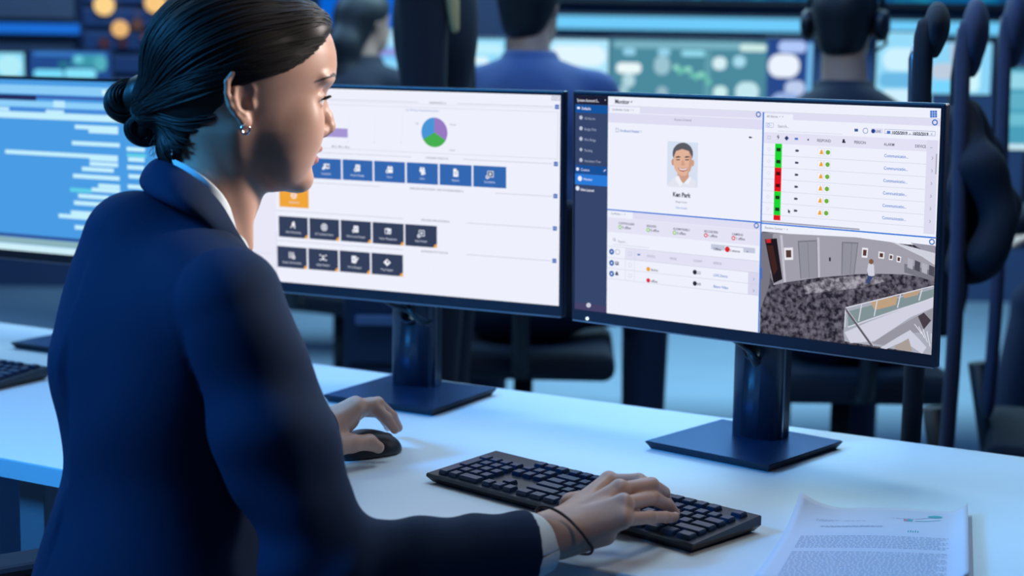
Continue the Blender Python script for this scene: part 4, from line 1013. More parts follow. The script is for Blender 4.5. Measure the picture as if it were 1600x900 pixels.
def f_hand(P, H, arm_from, knuckle=.0090):
    w_ = H['wrist']; rs = [(.0095, .0086, .0078, .0066), (.0098, .0090, .0080, .0068), (.0094, .0085, .0075, .0064), (.0085, .0074, .0066, .0057)]
    d = f_cone(P, arm_from, w_, .031, .0245)
    side = unit(H['mcp'][0] - H['mcp'][3])
    for i, m in enumerate(H['mcp']):
        a = w_ + side * (.014 - .0095 * i)
        d = smin(d, f_cone(P, a, m, .0170, .0112), .017)
    c = sum(H['mcp']) / 4
    d = smin(d, f_cone(P, w_ * .7 + c * .3 - np.array([0, 0, .008]), w_ * .25 + c * .75 - np.array([0, 0, .010]), .019, .012), .014)
    for i in range(4):
        d = smin(d, f_path(P, H['fingers'][i], rs[i], .0035), .0042)
        m = H['mcp'][i]; d = smin(d, np.linalg.norm(P - (m + np.array([0, 0, .002])).astype(np.float32), axis=-1) - knuckle, .006)
    t = H['thumb']
    th = f_path(P, t, (.0165, .0125, .0105, .0086), .006)
    d = smin(d, th, .010)
    if H is RH: d = smin(d, f_cone(P, onz(878, 850, .757), onz(945, 836, .768), .0135, .0125), .014)     # heel of the hand
    for i in range(3): d = smin(d, f_cone(P, w_ * .55 + H['mcp'][i] * .45 + np.array([0, 0, .009]), H['mcp'][i] + np.array([0, 0, .0065]), .0035, .0035), .008)   # tendons
    return d
def bounds(pts, r):
    p = np.array(pts); return p.min(0) - r, p.max(0) + r
def hand_box(H, arm): return bounds([H['wrist'], arm, *H['mcp'], *[x for f in H['fingers'] for x in f], *H['thumb']], .03)

fa_R = RW * .72 + RE * .28; fa_L = LW * .75 + LE * .25
def f_core(P):
    """what carries head and hands inside the clothes"""
    q = (P - NB.astype(np.float32)) @ BB.T.astype(np.float32)
    d = f_ell(q, (.0, 0, -.20), (.060, .095, .16)); d = smin(d, f_ell(q, (-.02, 0, -.42), (.06, .085, .16)), .05)
    d = smin(d, f_cone(P, h2w((-.060, 0, -.17)), NB - .02 * BF - np.array([0, 0, .09]), .052, .060), .03)
    for s_, e_, w_ in ((RS, RE, RW), (LS, LE, LW)):
        d = smin(d, f_path(P, [NB - np.array([0, 0, .11]), s_, e_, w_], [.04, .036, .032, .022], .02), .02)
    return d
hl, hh = bounds([HC], 0)
V, F_ = nets_parts([
    (f_head, HC + np.array([-.16, -.12, -.215]), HC + np.array([.15, .12, .15]), .0018),
    (lambda P: f_hand(P, RH, fa_R), *hand_box(RH, fa_R), .0014),
    (lambda P: f_hand(P, LH, fa_L), *hand_box(LH, fa_L), .0014),
    (f_core, *bounds([NB, NB - np.array([0, 0, .62]), RS, RE, RW, LS, LE, LW], .17), .007)])
body = link('person', npmesh('person', V, F_), [m_skin, m_lips], None)
tag(body, 'woman in navy jacket with a low dark bun, one hand on mouse, other on keyboard', 'person')
hq = w2h(V.astype(np.float32))
cen = np.array([hq[list(f)].mean(0) for f in F_])
lip = (np.abs(cen[:, 1]) < .0215) & (cen[:, 0] > .076) & (((cen[:, 2] + .0525) / .0058) ** 2 + (cen[:, 1] / .0200) ** 2 < 1) | ((np.abs(cen[:, 1]) < .02) & (cen[:, 0] > .076) & (((cen[:, 2] + .0650) / .0066) ** 2 + (cen[:, 1] / .0190) ** 2 < 1))
body.data.polygons.foreach_set('material_index', lip.astype(np.int32))

# ---- eyes, lashes, brows
m_sclera = mat('eye_white', (0.72, 0.70, 0.70), rough=0.15); m_iris = mat('brown_iris', (0.05, 0.03, 0.02), rough=0.1); m_pupil = mat('pupil', (0.004, 0.004, 0.004), rough=0.05)
for s in (1, -1):
    c = h2w((.0800, .031 * s, .0065)); look = unit(.97 * HF + .12 * HR * -1 + HU * -.18)
    mb = MB(); R = Vector(look).to_track_quat('Z', 'Y').to_matrix()
    prof = [(.0122 * math.sin(k * math.pi / 20), .0122 * -math.cos(k * math.pi / 20)) for k in range(21)]
    mb.lathe(prof, c, 24, M=R)
    for f in mb.bm.faces:
        q = f.calc_center_median() - Vector(c); a = q.normalized().dot(Vector(look))
        f.material_index = 2 if a > .96 else (1 if a > .86 else 0)
    mb.build('eye', [m_sclera, m_iris, m_pupil], body)
    mb = MB()
    for k in range(26):
        t = k / 25; a = (t - .5) * 2.0
        y = .031 + .0125 * math.sin(a); x = .0800 + .0138 * math.cos(a * .95)
        base = np.array([x, y * s, .0095 - .0028 * abs(t - .5) ** 2 * 4])
        tip = base + np.array([.0068, s * (.0045 * math.sin(a)), .0012 + .001 * math.sin(7 * t)]); mid = (base + tip) / 2 + np.array([0.0006, 0, -.0012])
        mb.tube([h2w(base), h2w(mid), h2w(tip)], [.00055, .00045, .00018], 4)
    mb.build('eyelash', m_hair, body)
    mb = MB()
    for k in range(90):
        t = rng.random(); y = .010 + .040 * t; z = .0275 + .0075 * math.sin(t * 2.2) - .006 * max(0, t - .6) + (rng.random() - .5) * .0060 * (1 - .6 * t)
        p = np.array([.112, y * s, z]); P = h2w(p); dirn = -HF * 1.0
        o = P
        for _ in range(14):
            dd = float(f_head(o[None].astype(np.float32), ear=False, neck=False)[0]); o = o + dirn * max(dd, 0.0) * .8
        ed = unit(HR * s * .85 + HU * (.35 - .6 * t) - HF * (.25 + .5 * t))
        mb.tube([o - HF * -.0002, o + ed * .004 + HF * .0006 * (1 - t), o + ed * .0075 - HF * .001 * t], [.0003, .00034, .00012], 4)
    mb.build('eyebrow', m_hair, body)

# ---- hair: a close cap, combed strands and a coiled bun
HLF = [-.140, -.090, -.060, -.036, -.026, -.019, -.008, .011, .026, .040, .062, .084, .0945, .115]
HLU = [-.075, -.058, -.036, -.020, -.004, .024, .036, .036, .033, .036, .048, .067, .081, .100]
def f_hair(P, off=.0072):
    q = w2h(P); f, r, u = q[..., 0], q[..., 1], q[..., 2]; qs = np.stack([f, np.abs(r), u], -1)
    d = f_skull(q) - off
    d = smin(d, f_ell(q, (-.005, 0, .052), (.1065, .078, .086)), .01)
    d = smin(d, f_ell(qs, (.066, .016, .082), (.0370, .044, .0325)), .018)                     # volume over the forehead
    d = smin(d, f_cone(q, (-.045, 0, .012), (-.100, 0, -.004), .056, .024), .03)                # gathered towards the bun
    d = smin(d, f_path(q, [(-.040, 0, -.02), (-.050, 0, -.050)], [.056, .048]), .015)
    line = interp(f - .25 * np.maximum(0, .05 - np.abs(r)) * (f > .05), HLF, HLU) + np.where(f > .07, np.maximum(0, .035 - np.abs(r)) * .25, 0)
    return smax(d, (line - u) * .75, .006)
V, F_ = nets(f_hair, HC + np.array([-.16, -.12, -.09]), HC + np.array([.14, .12, .16]), .0022)
hair = link('hair', npmesh('hair', V, F_), m_hair, body)
def surf(dirs, extra):
    """points on the cap in given head-space directions from a centre inside"""
    c0 = h2w((-.01, 0, .035)); t = np.full(len(dirs), .20, np.float32); D = dirs @ HB
    for _ in range(28):
        P = (c0 + t[:, None] * D).astype(np.float32)
        q = w2h(P); dd = smin(f_skull(q) - .0072, f_ell(q, (-.005, 0, .052), (.1065, .078, .086)), .01)
        dd = smin(dd, f_ell(np.stack([q[..., 0], np.abs(q[..., 1]), q[..., 2]], -1), (.066, .016, .082), (.0370, .044, .0325)), .018)
        dd = smin(dd, f_cone(q, (-.045, 0, .012), (-.100, 0, -.004), .056, .024), .03)
        dd = smin(dd, f_path(q, [(-.040, 0, -.02), (-.050, 0, -.050)], [.056, .048]), .015)
        t = t - dd * .8
    return c0 + (t + extra)[:, None] * D
SD, SE = [], []
BUN = np.array([-.112, 0, -.006])
NS = 1500
for i in range(NS):
    s = 1 if rng.random() < .66 else -1
    k = rng.random()
    if k < .62:          # from the front hairline
        f = .0 + .100 * rng.random() ** .8; u = float(np.interp(f, HLF, HLU)) + .002 + .006 * rng.random(); r = s * max(.02, .072 * math.sqrt(max(.02, 1 - (f / .112) ** 2)))
        if f > .085: r = s * rng.random() * .045; u = .088 + .012 * rng.random()
    elif k < .82:        # from the nape upwards
        f = -.085 + .06 * rng.random(); u = float(np.interp(f, HLF, HLU)) + .002 + .004 * rng.random(); r = s * (.048 if f > -.05 else .03 * rng.random() + .01)
    else:                # from the crown
        f = .06 * rng.random(); u = .125; r = s * rng.random() * .05
    S0 = np.array([f, r, u]) - np.array([-.01, 0, .035]); S1 = BUN + np.array([0, s * .012 * rng.random(), .014 * (rng.random() - .5)]) - np.array([-.01, 0, .035])
    a, b = unit(S0), unit(S1); om = math.acos(np.clip(a @ b, -1, 1)); n = 18; ts = np.linspace(0, 1, n)
    sl = np.array([(math.sin((1 - t) * om) * a + math.sin(t * om) * b) / math.sin(om) for t in ts])
    sl = sl + np.sin(ts * math.pi)[:, None] * np.array([0, 0, .10 + .10 * rng.random()]) * (1 if u > .02 else .0); sl /= np.linalg.norm(sl, axis=1)[:, None]
    SD.append(sl); SE.append(rng.random() ** 2 * .0030 - .0006 + .0006 * np.sin(ts * 9 + i))
strands = surf(np.concatenate(SD).astype(np.float32), np.concatenate(SE).astype(np.float32)).reshape(NS, 18, 3)
mb = MB()
for st in strands: mb.tube(st, [.0007] + [.0011 + .0004 * (len(st) % 2)] * (len(st) - 2) + [.0007], 4, caps=False)
mb.build('hair_strands', m_hair, hair, recalc=False)
# bun: two coils
def coil(c, R, r, axis, n, turns, seed):
    """loops of hair wound round a flattened ball"""
    g = np.random.default_rng(seed); ax = unit(axis); e1 = unit(np.cross(ax, [0.3, 0.2, 1])); e2 = np.cross(ax, e1); out = []
    for k in range(n):
        ph = g.random() * 2 * math.pi; th0 = g.random() * 2 * math.pi; tilt = (g.random() - .5) * .5; m = 26; pts = []
        for j in range(m):
            t = j / (m - 1); A = ph + t * math.pi * 1.5; th = th0 + t * turns
            rad = R + r * math.cos(th) * (1 + .06 * math.sin(3 * A))
            pts.append(np.array(c) + (e1 * math.cos(A) + e2 * math.sin(A)) * rad + ax * (r * 1.15 * math.sin(th) + tilt * .004 * math.cos(A)))
        out.append(pts)
    return out
b1 = at(200, 159, 1.955); b2 = at(225, 200, 1.955); b3_ = at(226, 150, 1.955)
def f_bun(P):
    d = f_ell(P, b1, (.0205, .0150, .0215)); d = smin(d, f_ell(P, b2, (.0170, .014, .0165)), .004); return smin(d, f_ell(P, b3_, (.024, .026, .026)), .008)
V, F_ = nets(f_bun, *bounds([b1, b2, b3_], .035), .0022)
bun = link('hair_bun', npmesh('hair_bun', V, F_), m_hair, hair)
mb = MB()
for st in coil(b1, .0135, .0130, np.array([.25, -1, .15]), 130, 2.2, 1) + coil(b2, .0112, .0108, np.array([.1, -1, -.2]), 90, 2.0, 2):
    mb.tube(st, [.0005] + [.0010] * (len(st) - 2) + [.0005], 4, caps=False)
for k in range(26):       # loose wisps at the nape
    p0 = at(236 + 30 * rng.random(), 205 + 22 * rng.random(), 1.925 + .03 * rng.random()); dv = at(0, 0, 1) * 0
    q = p0 + np.array([(rng.random() - .6) * .018, -.004, -.008 - .010 * rng.random()]); q2 = q + np.array([(rng.random() - .5) * .012, 0, -.006 * rng.random()])
    mb.tube([p0, q, q2], [.0004, .0003, .0001], 4, caps=False)
for k in range(34):       # flyaway hairs round the bun and the back of the head
    a = rng.random() * 6.28; p0 = b1 + np.array([math.cos(a), 0, math.sin(a)]) * .022; q = p0 + np.array([math.cos(a + .8), 0, math.sin(a + .8)]) * .010 * rng.random()
    mb.tube([p0, (p0 + q) / 2 + np.array([0, 0, .002]), q], [.0003, .0002, .0001], 4, caps=False)
mb.build('hair_strands', m_hair, bun, recalc=False)

# ---- jewellery
mb = MB(); ce = h2w((-.0022, .0765, -.0262))
mb.tube([ce + (HF * .9 - HR * .2) * .0052 * math.cos(a) + HU * .0056 * math.sin(a) + HR * .001 for a in np.linspace(math.radians(110), math.radians(400), 30)], [.0011 + .0006 * math.sin(k / 29 * math.pi) for k in range(30)], 10)
mb.build('earring', m_silver, body, 'silver hoop earring')
mb = MB(); wr = []
brc = [(838, 797, 1.925), (848, 791, 1.915), (866, 796, 1.905), (886, 809, 1.900), (906, 829, 1.892), (918, 845, 1.894), (926, 858, 1.906), (917, 866, 1.940), (886, 857, 1.972), (862, 826, 1.99), (843, 806, 1.97)]
P_ = [Vector(at(*b)) for b in brc]; out = []
for i in range(len(P_)):
    p0, p1, p2, p3 = P_[i - 1], P_[i], P_[(i + 1) % len(P_)], P_[(i + 2) % len(P_)]
    for k in range(6):
        t = k / 6; out.append(0.5 * ((2 * p1) + (p2 - p0) * t + (2 * p0 - 5 * p1 + 4 * p2 - p3) * t * t + (3 * p1 - p0 - 3 * p2 + p3) * t ** 3))
mb.tube(out + [out[0]], .0017, 8); mb.build('bracelet', m_cord, body, 'dark cord bracelet')
# finger nails of the right hand
for i, s in ((3, 1), (2, .9), (1, .9)):
    fg = RH['fingers'][i]; dr = unit(fg[3] - fg[2]); up = unit(np.array([0, -.45, 1]) - dr * np.dot(dr, [0, -.45, 1])); sd = np.cross(dr, up)
    c = fg[3] + dr * .0012 + up * .0046
    mb = MB(); mb.lathe([(.0052 * math.sin(k * math.pi / 8) , -.0016 * math.cos(k * math.pi / 8)) for k in range(9)], c, 16, M=Matrix((tuple(dr), tuple(sd * .75), tuple(up))).transposed())
    mb.build('finger_nail', m_nail, body)

# ---- jacket
def f_sleeve(P, S, E, Wd, ri, wrinkle=True, seed=0.0):
    d = f_path(P, [S, S * .5 + E * .5, E], [ri[0], ri[1], ri[2]], .03)
    d = smin(d, f_path(P, [E, E * .5 + Wd * .5, Wd], [ri[2], ri[3], ri[4]], .02), .022)
    if wrinkle:
        for A, B, amp, fr, c0, wd in ((S, E, .0062, 19, .84, .28), (E, Wd, .0062, 18, .16, .32), (S, E, .0042, 15, .38, .26), (E, Wd, .0036, 22, .72, .28)):
            ab = (B - A).astype(np.float32); L = np.linalg.norm(ab); ax = ab / L; pa = P - A.astype(np.float32); t = (pa @ ax) / L
            e1 = unit(np.cross(ax, [0, 0, 1])).astype(np.float32); e2 = np.cross(ax, e1).astype(np.float32); an = np.arctan2(pa @ e2, pa @ e1)
            g = np.exp(-((t - c0) / wd) ** 2) * (np.clip((1.0 - t) / .12, 0, 1) if B is Wd else 1.0)
            d = d - amp * g * np.sin(fr * t + 1.6 * np.sin(an + seed) + .7 * np.sin(2 * an + fr + seed)) * np.clip(np.sin(an * .5 + seed + c0 * 4) ** 2 * 1.4, .15, 1)
    return d
CUFF = at(829, 853, 1.915)
TC = [(at(256, 530, 1.945), (.112, .160, .152)), (at(262, 720, 1.955), (.116, .132, .20)), (at(232, 985, 1.96), (.140, .165, .20))]
def f_jacket(P):
    d = None
    for c, r in TC:
        e = f_ell(P, c, r, BB); d = e if d is None else smin(d, e, .05)
    for s_ in (RS, LS):
        d = smin(d, f_cone(P, NB - np.array([0, 0, .078]) - .03 * BF, s_ - np.array([0, 0, .004]), .054, .056), .04)
    d = smin(d, f_cone(P, NB - .068 * BF - .014 * BR - np.array([0, 0, .020]), NB - .085 * BF - .01 * BR - np.array([0, 0, .15]), .056, .075), .035)   # upper back
    d = smin(d, f_path(P, [at(375, 445, 1.88), at(424, 560, 1.93), at(450, 690, 1.97), at(470, 800, 1.98)], [.030, .032, .032, .032], .03), .03)  # right front panel
    q = (P - TC[1][0].astype(np.float32)) @ BB.T.astype(np.float32)
    an = np.arctan2(q[..., 1], q[..., 0])
    d = d - .0035 * np.exp(-((q[..., 2] - .02) / .16) ** 2) * np.sin(q[..., 2] * 34 + 1.3 * np.sin(2 * an) + .5 * an)
    d = smax(d, np.abs(q[..., 1] - .004 * np.sin(q[..., 2] * 20)) * -1 + .0022 * 0 - 1, .001) if False else d
    r_ = f_sleeve(P, RS, RE, CUFF, (.060, .061, .056, .041, .0405), True, .4)
    l_ = f_sleeve(P, LS, LE, LW * .80 + LE * .20, (.064, .058, .050, .044, .036), True, 2.1)
    d = smin(d, l_, .02); gr = .0026 * np.exp(-((d - r_) / .0045) ** 2)
    d = smin(d, r_, .006) + gr
    # armhole seam
    # sleeve ends
    ax = unit(CUFF - RE).astype(np.float32); t = (P - CUFF.astype(np.float32)) @ ax
    cut = np.where(np.linalg.norm(P - CUFF.astype(np.float32), axis=-1) < .085, t, -1)
    d = smax(d, cut, .003)
    return d
blo, bhi = bounds([c for c, r in TC[:2]] + [TC[2][0] - np.array([0, 0, .02])] + [NB, RS, RE, CUFF, LS, LE, LW], .165)
bhi = np.minimum(bhi, np.array([10, 10, NB[2] + .05])); blo[2] = 0.42
V, F_ = nets(f_jacket, blo, bhi, .0042)
jacket = link('jacket', npmesh('jacket', V, F_), m_jacket, body, 'navy wool jacket')

def strip(name, rows, m, parent, thick, label=None, lv=2):
    """rows of points lofted into a sheet with thickness"""
    n = len(rows[0]); V = [p for r in rows for p in r]
    F_ = [(j * n + i, j * n + i + 1, (j + 1) * n + i + 1, (j + 1) * n + i) for j in range(len(rows) - 1) for i in range(n - 1)]
    o = link(name, npmesh(name, V, F_), m)
    md = o.modifiers.new('s', 'SOLIDIFY'); md.thickness = thick; md.offset = 0
    md = o.modifiers.new('u', 'SUBSURF'); md.levels = lv; md.render_levels = lv
    bpy.context.view_layer.update(); dg = bpy.context.evaluated_depsgraph_get(); me = bpy.data.meshes.new_from_object(o.evaluated_get(dg)); o.modifiers.clear(); o.data = me; smooth(me)
    o.parent = parent
    if label: o['label'] = label
    return o
up_ = [(396, 410, 1.955), (386, 390, 1.945), (371, 360, 1.93), (358, 332, 1.912), (345, 309, 1.899), (322, 283, 1.891), (292, 259, 1.893), (266, 246, 1.912), (250, 243, 1.95), (262, 240, 2.0), (310, 262, 2.02), (355, 320, 2.02), (392, 400, 1.99)]
lo_ = [(398, 414, 1.952), (380, 396, 1.935), (354, 369, 1.905), (338, 351, 1.880), (322, 338, 1.862), (290, 320, 1.850), (252, 303, 1.857), (224, 291, 1.888), (212, 279, 1.95), (224, 276, 2.02), (300, 300, 2.07), (372, 370, 2.05), (396, 412, 1.995)]
U_ = [at(*p) for p in up_]; L_ = [at(*p) for p in lo_]; M_ = [(a * .5 + b * .5) + unit((a * .5 + b * .5) - NB - np.array([0, 0, -.06])) * .006 for a, b in zip(U_, L_)]
I_ = [a * .75 + (NB + np.array([0, 0, -.02])) * .25 - np.array([0, 0, .006]) for a in U_]
Lu = [b - unit(b - a) * .003 - unit((a + b) / 2 - NB - np.array([0, 0, -.08])) * .010 - np.array([0, 0, .003]) for a, b in zip(U_, L_)]
strip('jacket_collar', [I_, U_, M_, L_, Lu], m_jacket, jacket, .0032)
sh_ = [(394, 396, 1.958), (385, 373, 1.95), (369, 338, 1.934), (357, 315, 1.918), (348, 299, 1.905), (326, 278, 1.896), (295, 256, 1.897), (268, 244, 1.916), (255, 241, 1.95), (268, 236, 1.995), (312, 258, 2.01), (352, 310, 2.01), (388, 385, 1.985)]
S_ = [at(*p) for p in sh_]; S2 = [a * .55 + b * .45 + unit(a - NB) * .001 for a, b in zip(U_, I_)]; S0 = [s * .9 + (NB + np.array([0, 0, .02])) * .1 - np.array([0, 0, .004]) for s in S_]
strip('shirt_collar', [S0, S_, [(a + b) / 2 for a, b in zip(S_, S2)], S2], m_shirt, body, .0018, 'white shirt collar')
# shirt cuff at the right wrist
ax = unit(RW - CUFF); e1 = unit(np.cross(ax, [0, 0, 1])); e2 = np.cross(e1, ax)
def cuffring(t, r): return [CUFF + ax * t + (e1 * math.cos(k * 2 * math.pi / 28) * r + e2 * math.sin(k * 2 * math.pi / 28) * r * 1.02) for k in range(29)]
strip('shirt_cuff', [cuffring(-.02, .0345), cuffring(.0, .0355), cuffring(.0135, .0352), cuffring(.0140, .0335), cuffring(-.004, .0325)], m_shirt, body, .0016, 'white shirt cuff', 1)
axl = unit(LW - LE); e1 = unit(np.cross(axl, [0, 0, 1])); e2 = np.cross(e1, axl); CL = LW - axl * .06
strip('shirt_cuff', [[CL + axl * t + (e1 * math.cos(k * 2 * math.pi / 28) + e2 * math.sin(k * 2 * math.pi / 28)) * r for k in range(29)] for t, r in ((-.02, .0335), (.0, .0340), (.010, .0335), (.0105, .032), (-.004, .031))], m_shirt, body, .0016, 'white shirt cuff', 1)

# ---- trousers, knees under the desk
HIP = TC[2][0] * np.array([1, 1, 0]) + np.array([0, 0, .56])
def f_trousers(P):
    d = f_ell(P, HIP, (.16, .18, .12), np.stack([BF, BR, BZ]))
    for s in (-1, 1):
        h = HIP + BR * .09 * s; k = h + BF * .40 + BR * .05 * s + np.array([0, 0, -.03]); a = k + BF * .02 + np.array([0, 0, -.40])
        d = smin(d, f_path(P, [h, k, a], [.088, .062, .052], .02), .03)
    return d
V, F_ = nets(f_trousers, HIP + np.array([-.3, -.35, -.5]), HIP + np.array([.65, .6, .16]), .011)
tr = link('trousers', npmesh('trousers', V, F_), m_trouser, body)
for s in (-1, 1):
    k = HIP + BR * .14 * s + BF * .42 + np.array([0, 0, -.43]); k[2] = 0
    def f_shoe(P):
        q = (P - k.astype(np.float32)) @ np.stack([BF, BR, BZ]).T.astype(np.float32)
        d = smin(f_ell(q, (.07, 0, .02), (.12, .042, .045)), f_cone(q, (0, 0, .04), (0, 0, .10), .045, .048), .03)
        return smax(d, .002 - q[..., 2], .004)
    V, F_ = nets(f_shoe, k + np.array([-.1, -.1, 0]), k + np.array([.24, .2, .14]), .006); link('shoe', npmesh('shoe', V, F_), m_black, body)

# ---- her chair
m_chairfab = mat('black_chair_fabric', (0.010, 0.014, 0.028), rough=0.9, bump=(500, .2, .0006)); m_chairpl = mat('chair_plastic', (0.012, 0.014, 0.022), rough=0.5)
CH = np.array([HIP[0], HIP[1], 0])
chair = empty('office_chair', CH, BA, 'black office chair under the woman in the navy jacket', 'chair')
def chair_parts(root, seat_z=.46, back=True, top=1.0, arms=True, head=False, backx=-.27):
    mb = MB(); mb.box((.0, 0, seat_z - .04), (.48, .48, .075), bev=.03, seg=3); s_ = mb.build('seat', m_chairfab, root)
    mb = MB(); mb.tube([(0, 0, .10), (0, 0, seat_z - .07)], .026, 16); mb.lathe([(.05, .09), (.05, .13)], (0, 0, 0), 20); mb.build('gas_lift', m_chairpl, root)
    for k in range(5):
        a = k * 2 * math.pi / 5 + .3; mb = MB(); mb.tube([(0, 0, .11), (.29 * math.cos(a), .29 * math.sin(a), .075)], [.024, .014], 10); l_ = mb.build('base_leg', m_chairpl, root)
        mb = MB(); mb.lathe([(.026, -.02), (.029, -.012), (.029, .012), (.026, .02)], (.29 * math.cos(a), .29 * math.sin(a), .029), 16, M=RZ(a) @ Matrix.Rotation(math.pi / 2, 3, 'X')); mb.build('caster', m_chairpl, l_)
    if back:
        z0 = seat_z + .10; n = 8; V = []
        mb = MB()
        for j in range(n):
            za, zb = z0 + (top - z0) * j / n, z0 + (top - z0) * (j + 1) / n
        rows = []
        for j in range(n + 1):
            t = j / n; z = z0 + (top - z0) * t; w_ = .21 + .03 * math.sin(math.pi * min(1, t * 1.2)) - .05 * t ** 4
            rows.append([np.array([backx - .05 * t + .03 * (1 - (2 * i / 8 - 1) ** 2) * -1 + .02 * math.sin(t * 3), (2 * i / 8 - 1) * w_, z]) for i in range(9)])
        strip('backrest', rows, m_chairfab, root, .045, None, 2)
        mb = MB(); mb.tube([(0, 0, seat_z - .08), (backx - .03, 0, seat_z - .04), (backx - .065, 0, seat_z + .12), (backx - .08, 0, seat_z + .32)], .022, 10); mb.build('back_bracket', m_chairpl, root)
    if arms:
        for s in (-1, 1):
            mb = MB(); mb.tube([(0, .22 * s, seat_z - .06), (0, .29 * s, seat_z - .04), (0, .30 * s, seat_z + .17)], .018, 10); a_ = mb.build('arm_post', m_chairpl, root)
            mb = MB(); mb.box((-.02, .30 * s, seat_z + .19), (.27, .075, .028), bev=.012, seg=3); mb.build('armrest', m_chairfab, root)
chair_parts(chair, .455, False, arms=True)
# ================================================================== the room
m_floor = mat('blue_grey_floor', (0.30, 0.42, 0.52), rough=0.35, noise=(3, 0.10))
m_wall = mat('dark_blue_wall', (0.03, 0.06, 0.15), rough=0.8, noise=(4, .06))
m_ceil = mat('dark_ceiling', (0.02, 0.03, 0.05), rough=0.9, noise=(6, .05))
m_greywall = mat('grey_wall_panel', (0.16, 0.19, 0.28), rough=0.8, noise=(3, .10))
X0, X1, YB, YF, ZC = -4.2, 4.4, 9.0, -1.2, 3.0
def struct(name, mb, m): return tag(mb.build(name, m), kind='structure')
mb = MB(); mb.box(((X0 + X1) / 2, (YB + YF) / 2, -0.03), (X1 - X0 + .4, YB - YF + .4, 0.06)); struct('floor', mb, m_floor)
mb = MB(); mb.box(((X0 + X1) / 2, (YB + YF) / 2, ZC + .05), (X1 - X0 + .4, YB - YF + .4, 0.1)); struct('ceiling', mb, m_ceil)
mb = MB(); mb.box(((X0 + X1) / 2, YB + .1, ZC / 2), (X1 - X0 + .4, 0.2, ZC)); struct('wall_back', mb, m_wall)
mb = MB(); mb.box((X0 - .1, (YB + YF) / 2, ZC / 2), (0.2, YB - YF, ZC)); struct('wall_left', mb, m_wall)
mb = MB(); mb.box((X1 + .1, (YB + YF) / 2, ZC / 2), (0.2, YB - YF, ZC)); struct('wall_right', mb, m_wall)
mb = MB(); mb.box(((X0 + X1) / 2, YF - .1, ZC / 2), (X1 - X0 + .4, 0.2, ZC)); struct('wall_front', mb, m_wall)

def plane_pt(px, py, Y):
    """point of the upright plane y = Y seen at that place of the photograph"""
    v = CF + CX * ((px - 800) / FPX) - CU * ((py - 450) / FPX); return CAM + v * (Y / v[1])
def pict(name, base, blobs, strength, scale=(1, 1), seed=0.0):
    """procedural picture of a busy display: base colour, soft patches"""
    m = bpy.data.materials.new(name); m.use_nodes = True; nt = m.node_tree; nt.nodes.remove(nt.nodes['Principled BSDF'])
    e = nt.nodes.new('ShaderNodeEmission'); e.inputs[1].default_value = strength; nt.links.new(e.outputs[0], nt.nodes['Material Output'].inputs[0])
    tc = nt.nodes.new('ShaderNodeTexCoord'); mp = nt.nodes.new('ShaderNodeMapping'); mp.inputs['Scale'].default_value = (scale[0], 1, scale[1]); mp.inputs['Location'].default_value = (seed, seed * 2, seed * 3)
    n = nt.nodes.new('ShaderNodeTexVoronoi'); n.feature = 'SMOOTH_F1'; n.inputs['Scale'].default_value = 9
    rp = nt.nodes.new('ShaderNodeValToRGB'); cr = rp.color_ramp
    cr.elements[0].position = .12; cr.elements[0].color = blobs; cr.elements[1].position = .5; cr.elements[1].color = base
    nt.links.new(tc.outputs['Object'], mp.inputs[0]); nt.links.new(mp.outputs[0], n.inputs['Vector']); nt.links.new(n.outputs['Distance'], rp.inputs[0]); nt.links.new(rp.outputs[0], e.inputs[0])
    return m

# long light strips and the video wall on the back wall
YW = YB - .06
def strip_light(name, label, px0, px1, py0, py1, Y, col, st, group=None):
    a, b = plane_pt(px0, py0, Y), plane_pt(px1, py1, Y); c = (a + b) / 2; wd, ht = abs(b[0] - a[0]), abs(a[2] - b[2])
    root = empty(name, (c[0], Y, c[2]), 0, label, 'light strip', group)
    mb = MB(); mb.box((0, .03, 0), (wd + .03, .05, ht + .03), bev=.006); mb.build('housing', m_black, root)
    mb = MB(); mb.box((0, -.002, 0), (wd, .02, ht), bev=.004); mb.build('diffuser', glow(rgb(*col), st), root)
    return root
strip_light('light_strip', 'long pale blue light strip below the video wall behind the men', 868, 1720, 24, 58, YW - .1, (112, 205, 252), 1.0, 'light strips on the back wall')
strip_light('light_strip', 'deep blue light strip on the grey wall at the left', -160, 144, 33, 54, YW - .1, (28, 108, 214), 1.0, 'light strips on the back wall')
def video_wall():
    a, b = plane_pt(872, -420, YW - .06), plane_pt(1800, 9, YW - .06); root = empty('video_wall', ((a[0] + b[0]) / 2, YW - .06, b[2]), 0, 'wide teal video wall above the pale blue light strip', 'video wall')
    w_, h = b[0] - a[0], a[2] - b[2]
    mb = MB(); mb.box((0, .03, h / 2), (w_ + .06, .05, h + .06), bev=.004); mb.build('frame', m_black, root)
    n = 4
    for k in range(n):
        mb = MB(); mb.box((-w_ / 2 + w_ * (k + .5) / n, -.004, h / 2), (w_ / n - .02, .012, h)); mb.build('display_panel', pict('map_picture_%d' % k, rgb(12, 98, 160), rgb(28, 150, 190), 1.0, (1, 1.4), k * 3.1), root)
    return root
video_wall()
a, b = plane_pt(500, -300, YW), plane_pt(632, 44, YW)
root = empty('blue_wall_glow', ((a[0] + b[0]) / 2, YW, b[2]), 0, 'glowing blue stretch of wall behind the woman with the long dark hair', 'display')
mb = MB(); mb.box((0, .03, (a[2] - b[2]) / 2), (b[0] - a[0] + .05, .05, a[2] - b[2] + .05), bev=.005); mb.build('frame', m_black, root)
mb = MB(); mb.box((0, -.002, (a[2] - b[2]) / 2), (b[0] - a[0], .02, a[2] - b[2])); mb.build('display_panel', glow(rgb(6, 96, 206)), root)  # stretch of blue wall built as a glowing panel
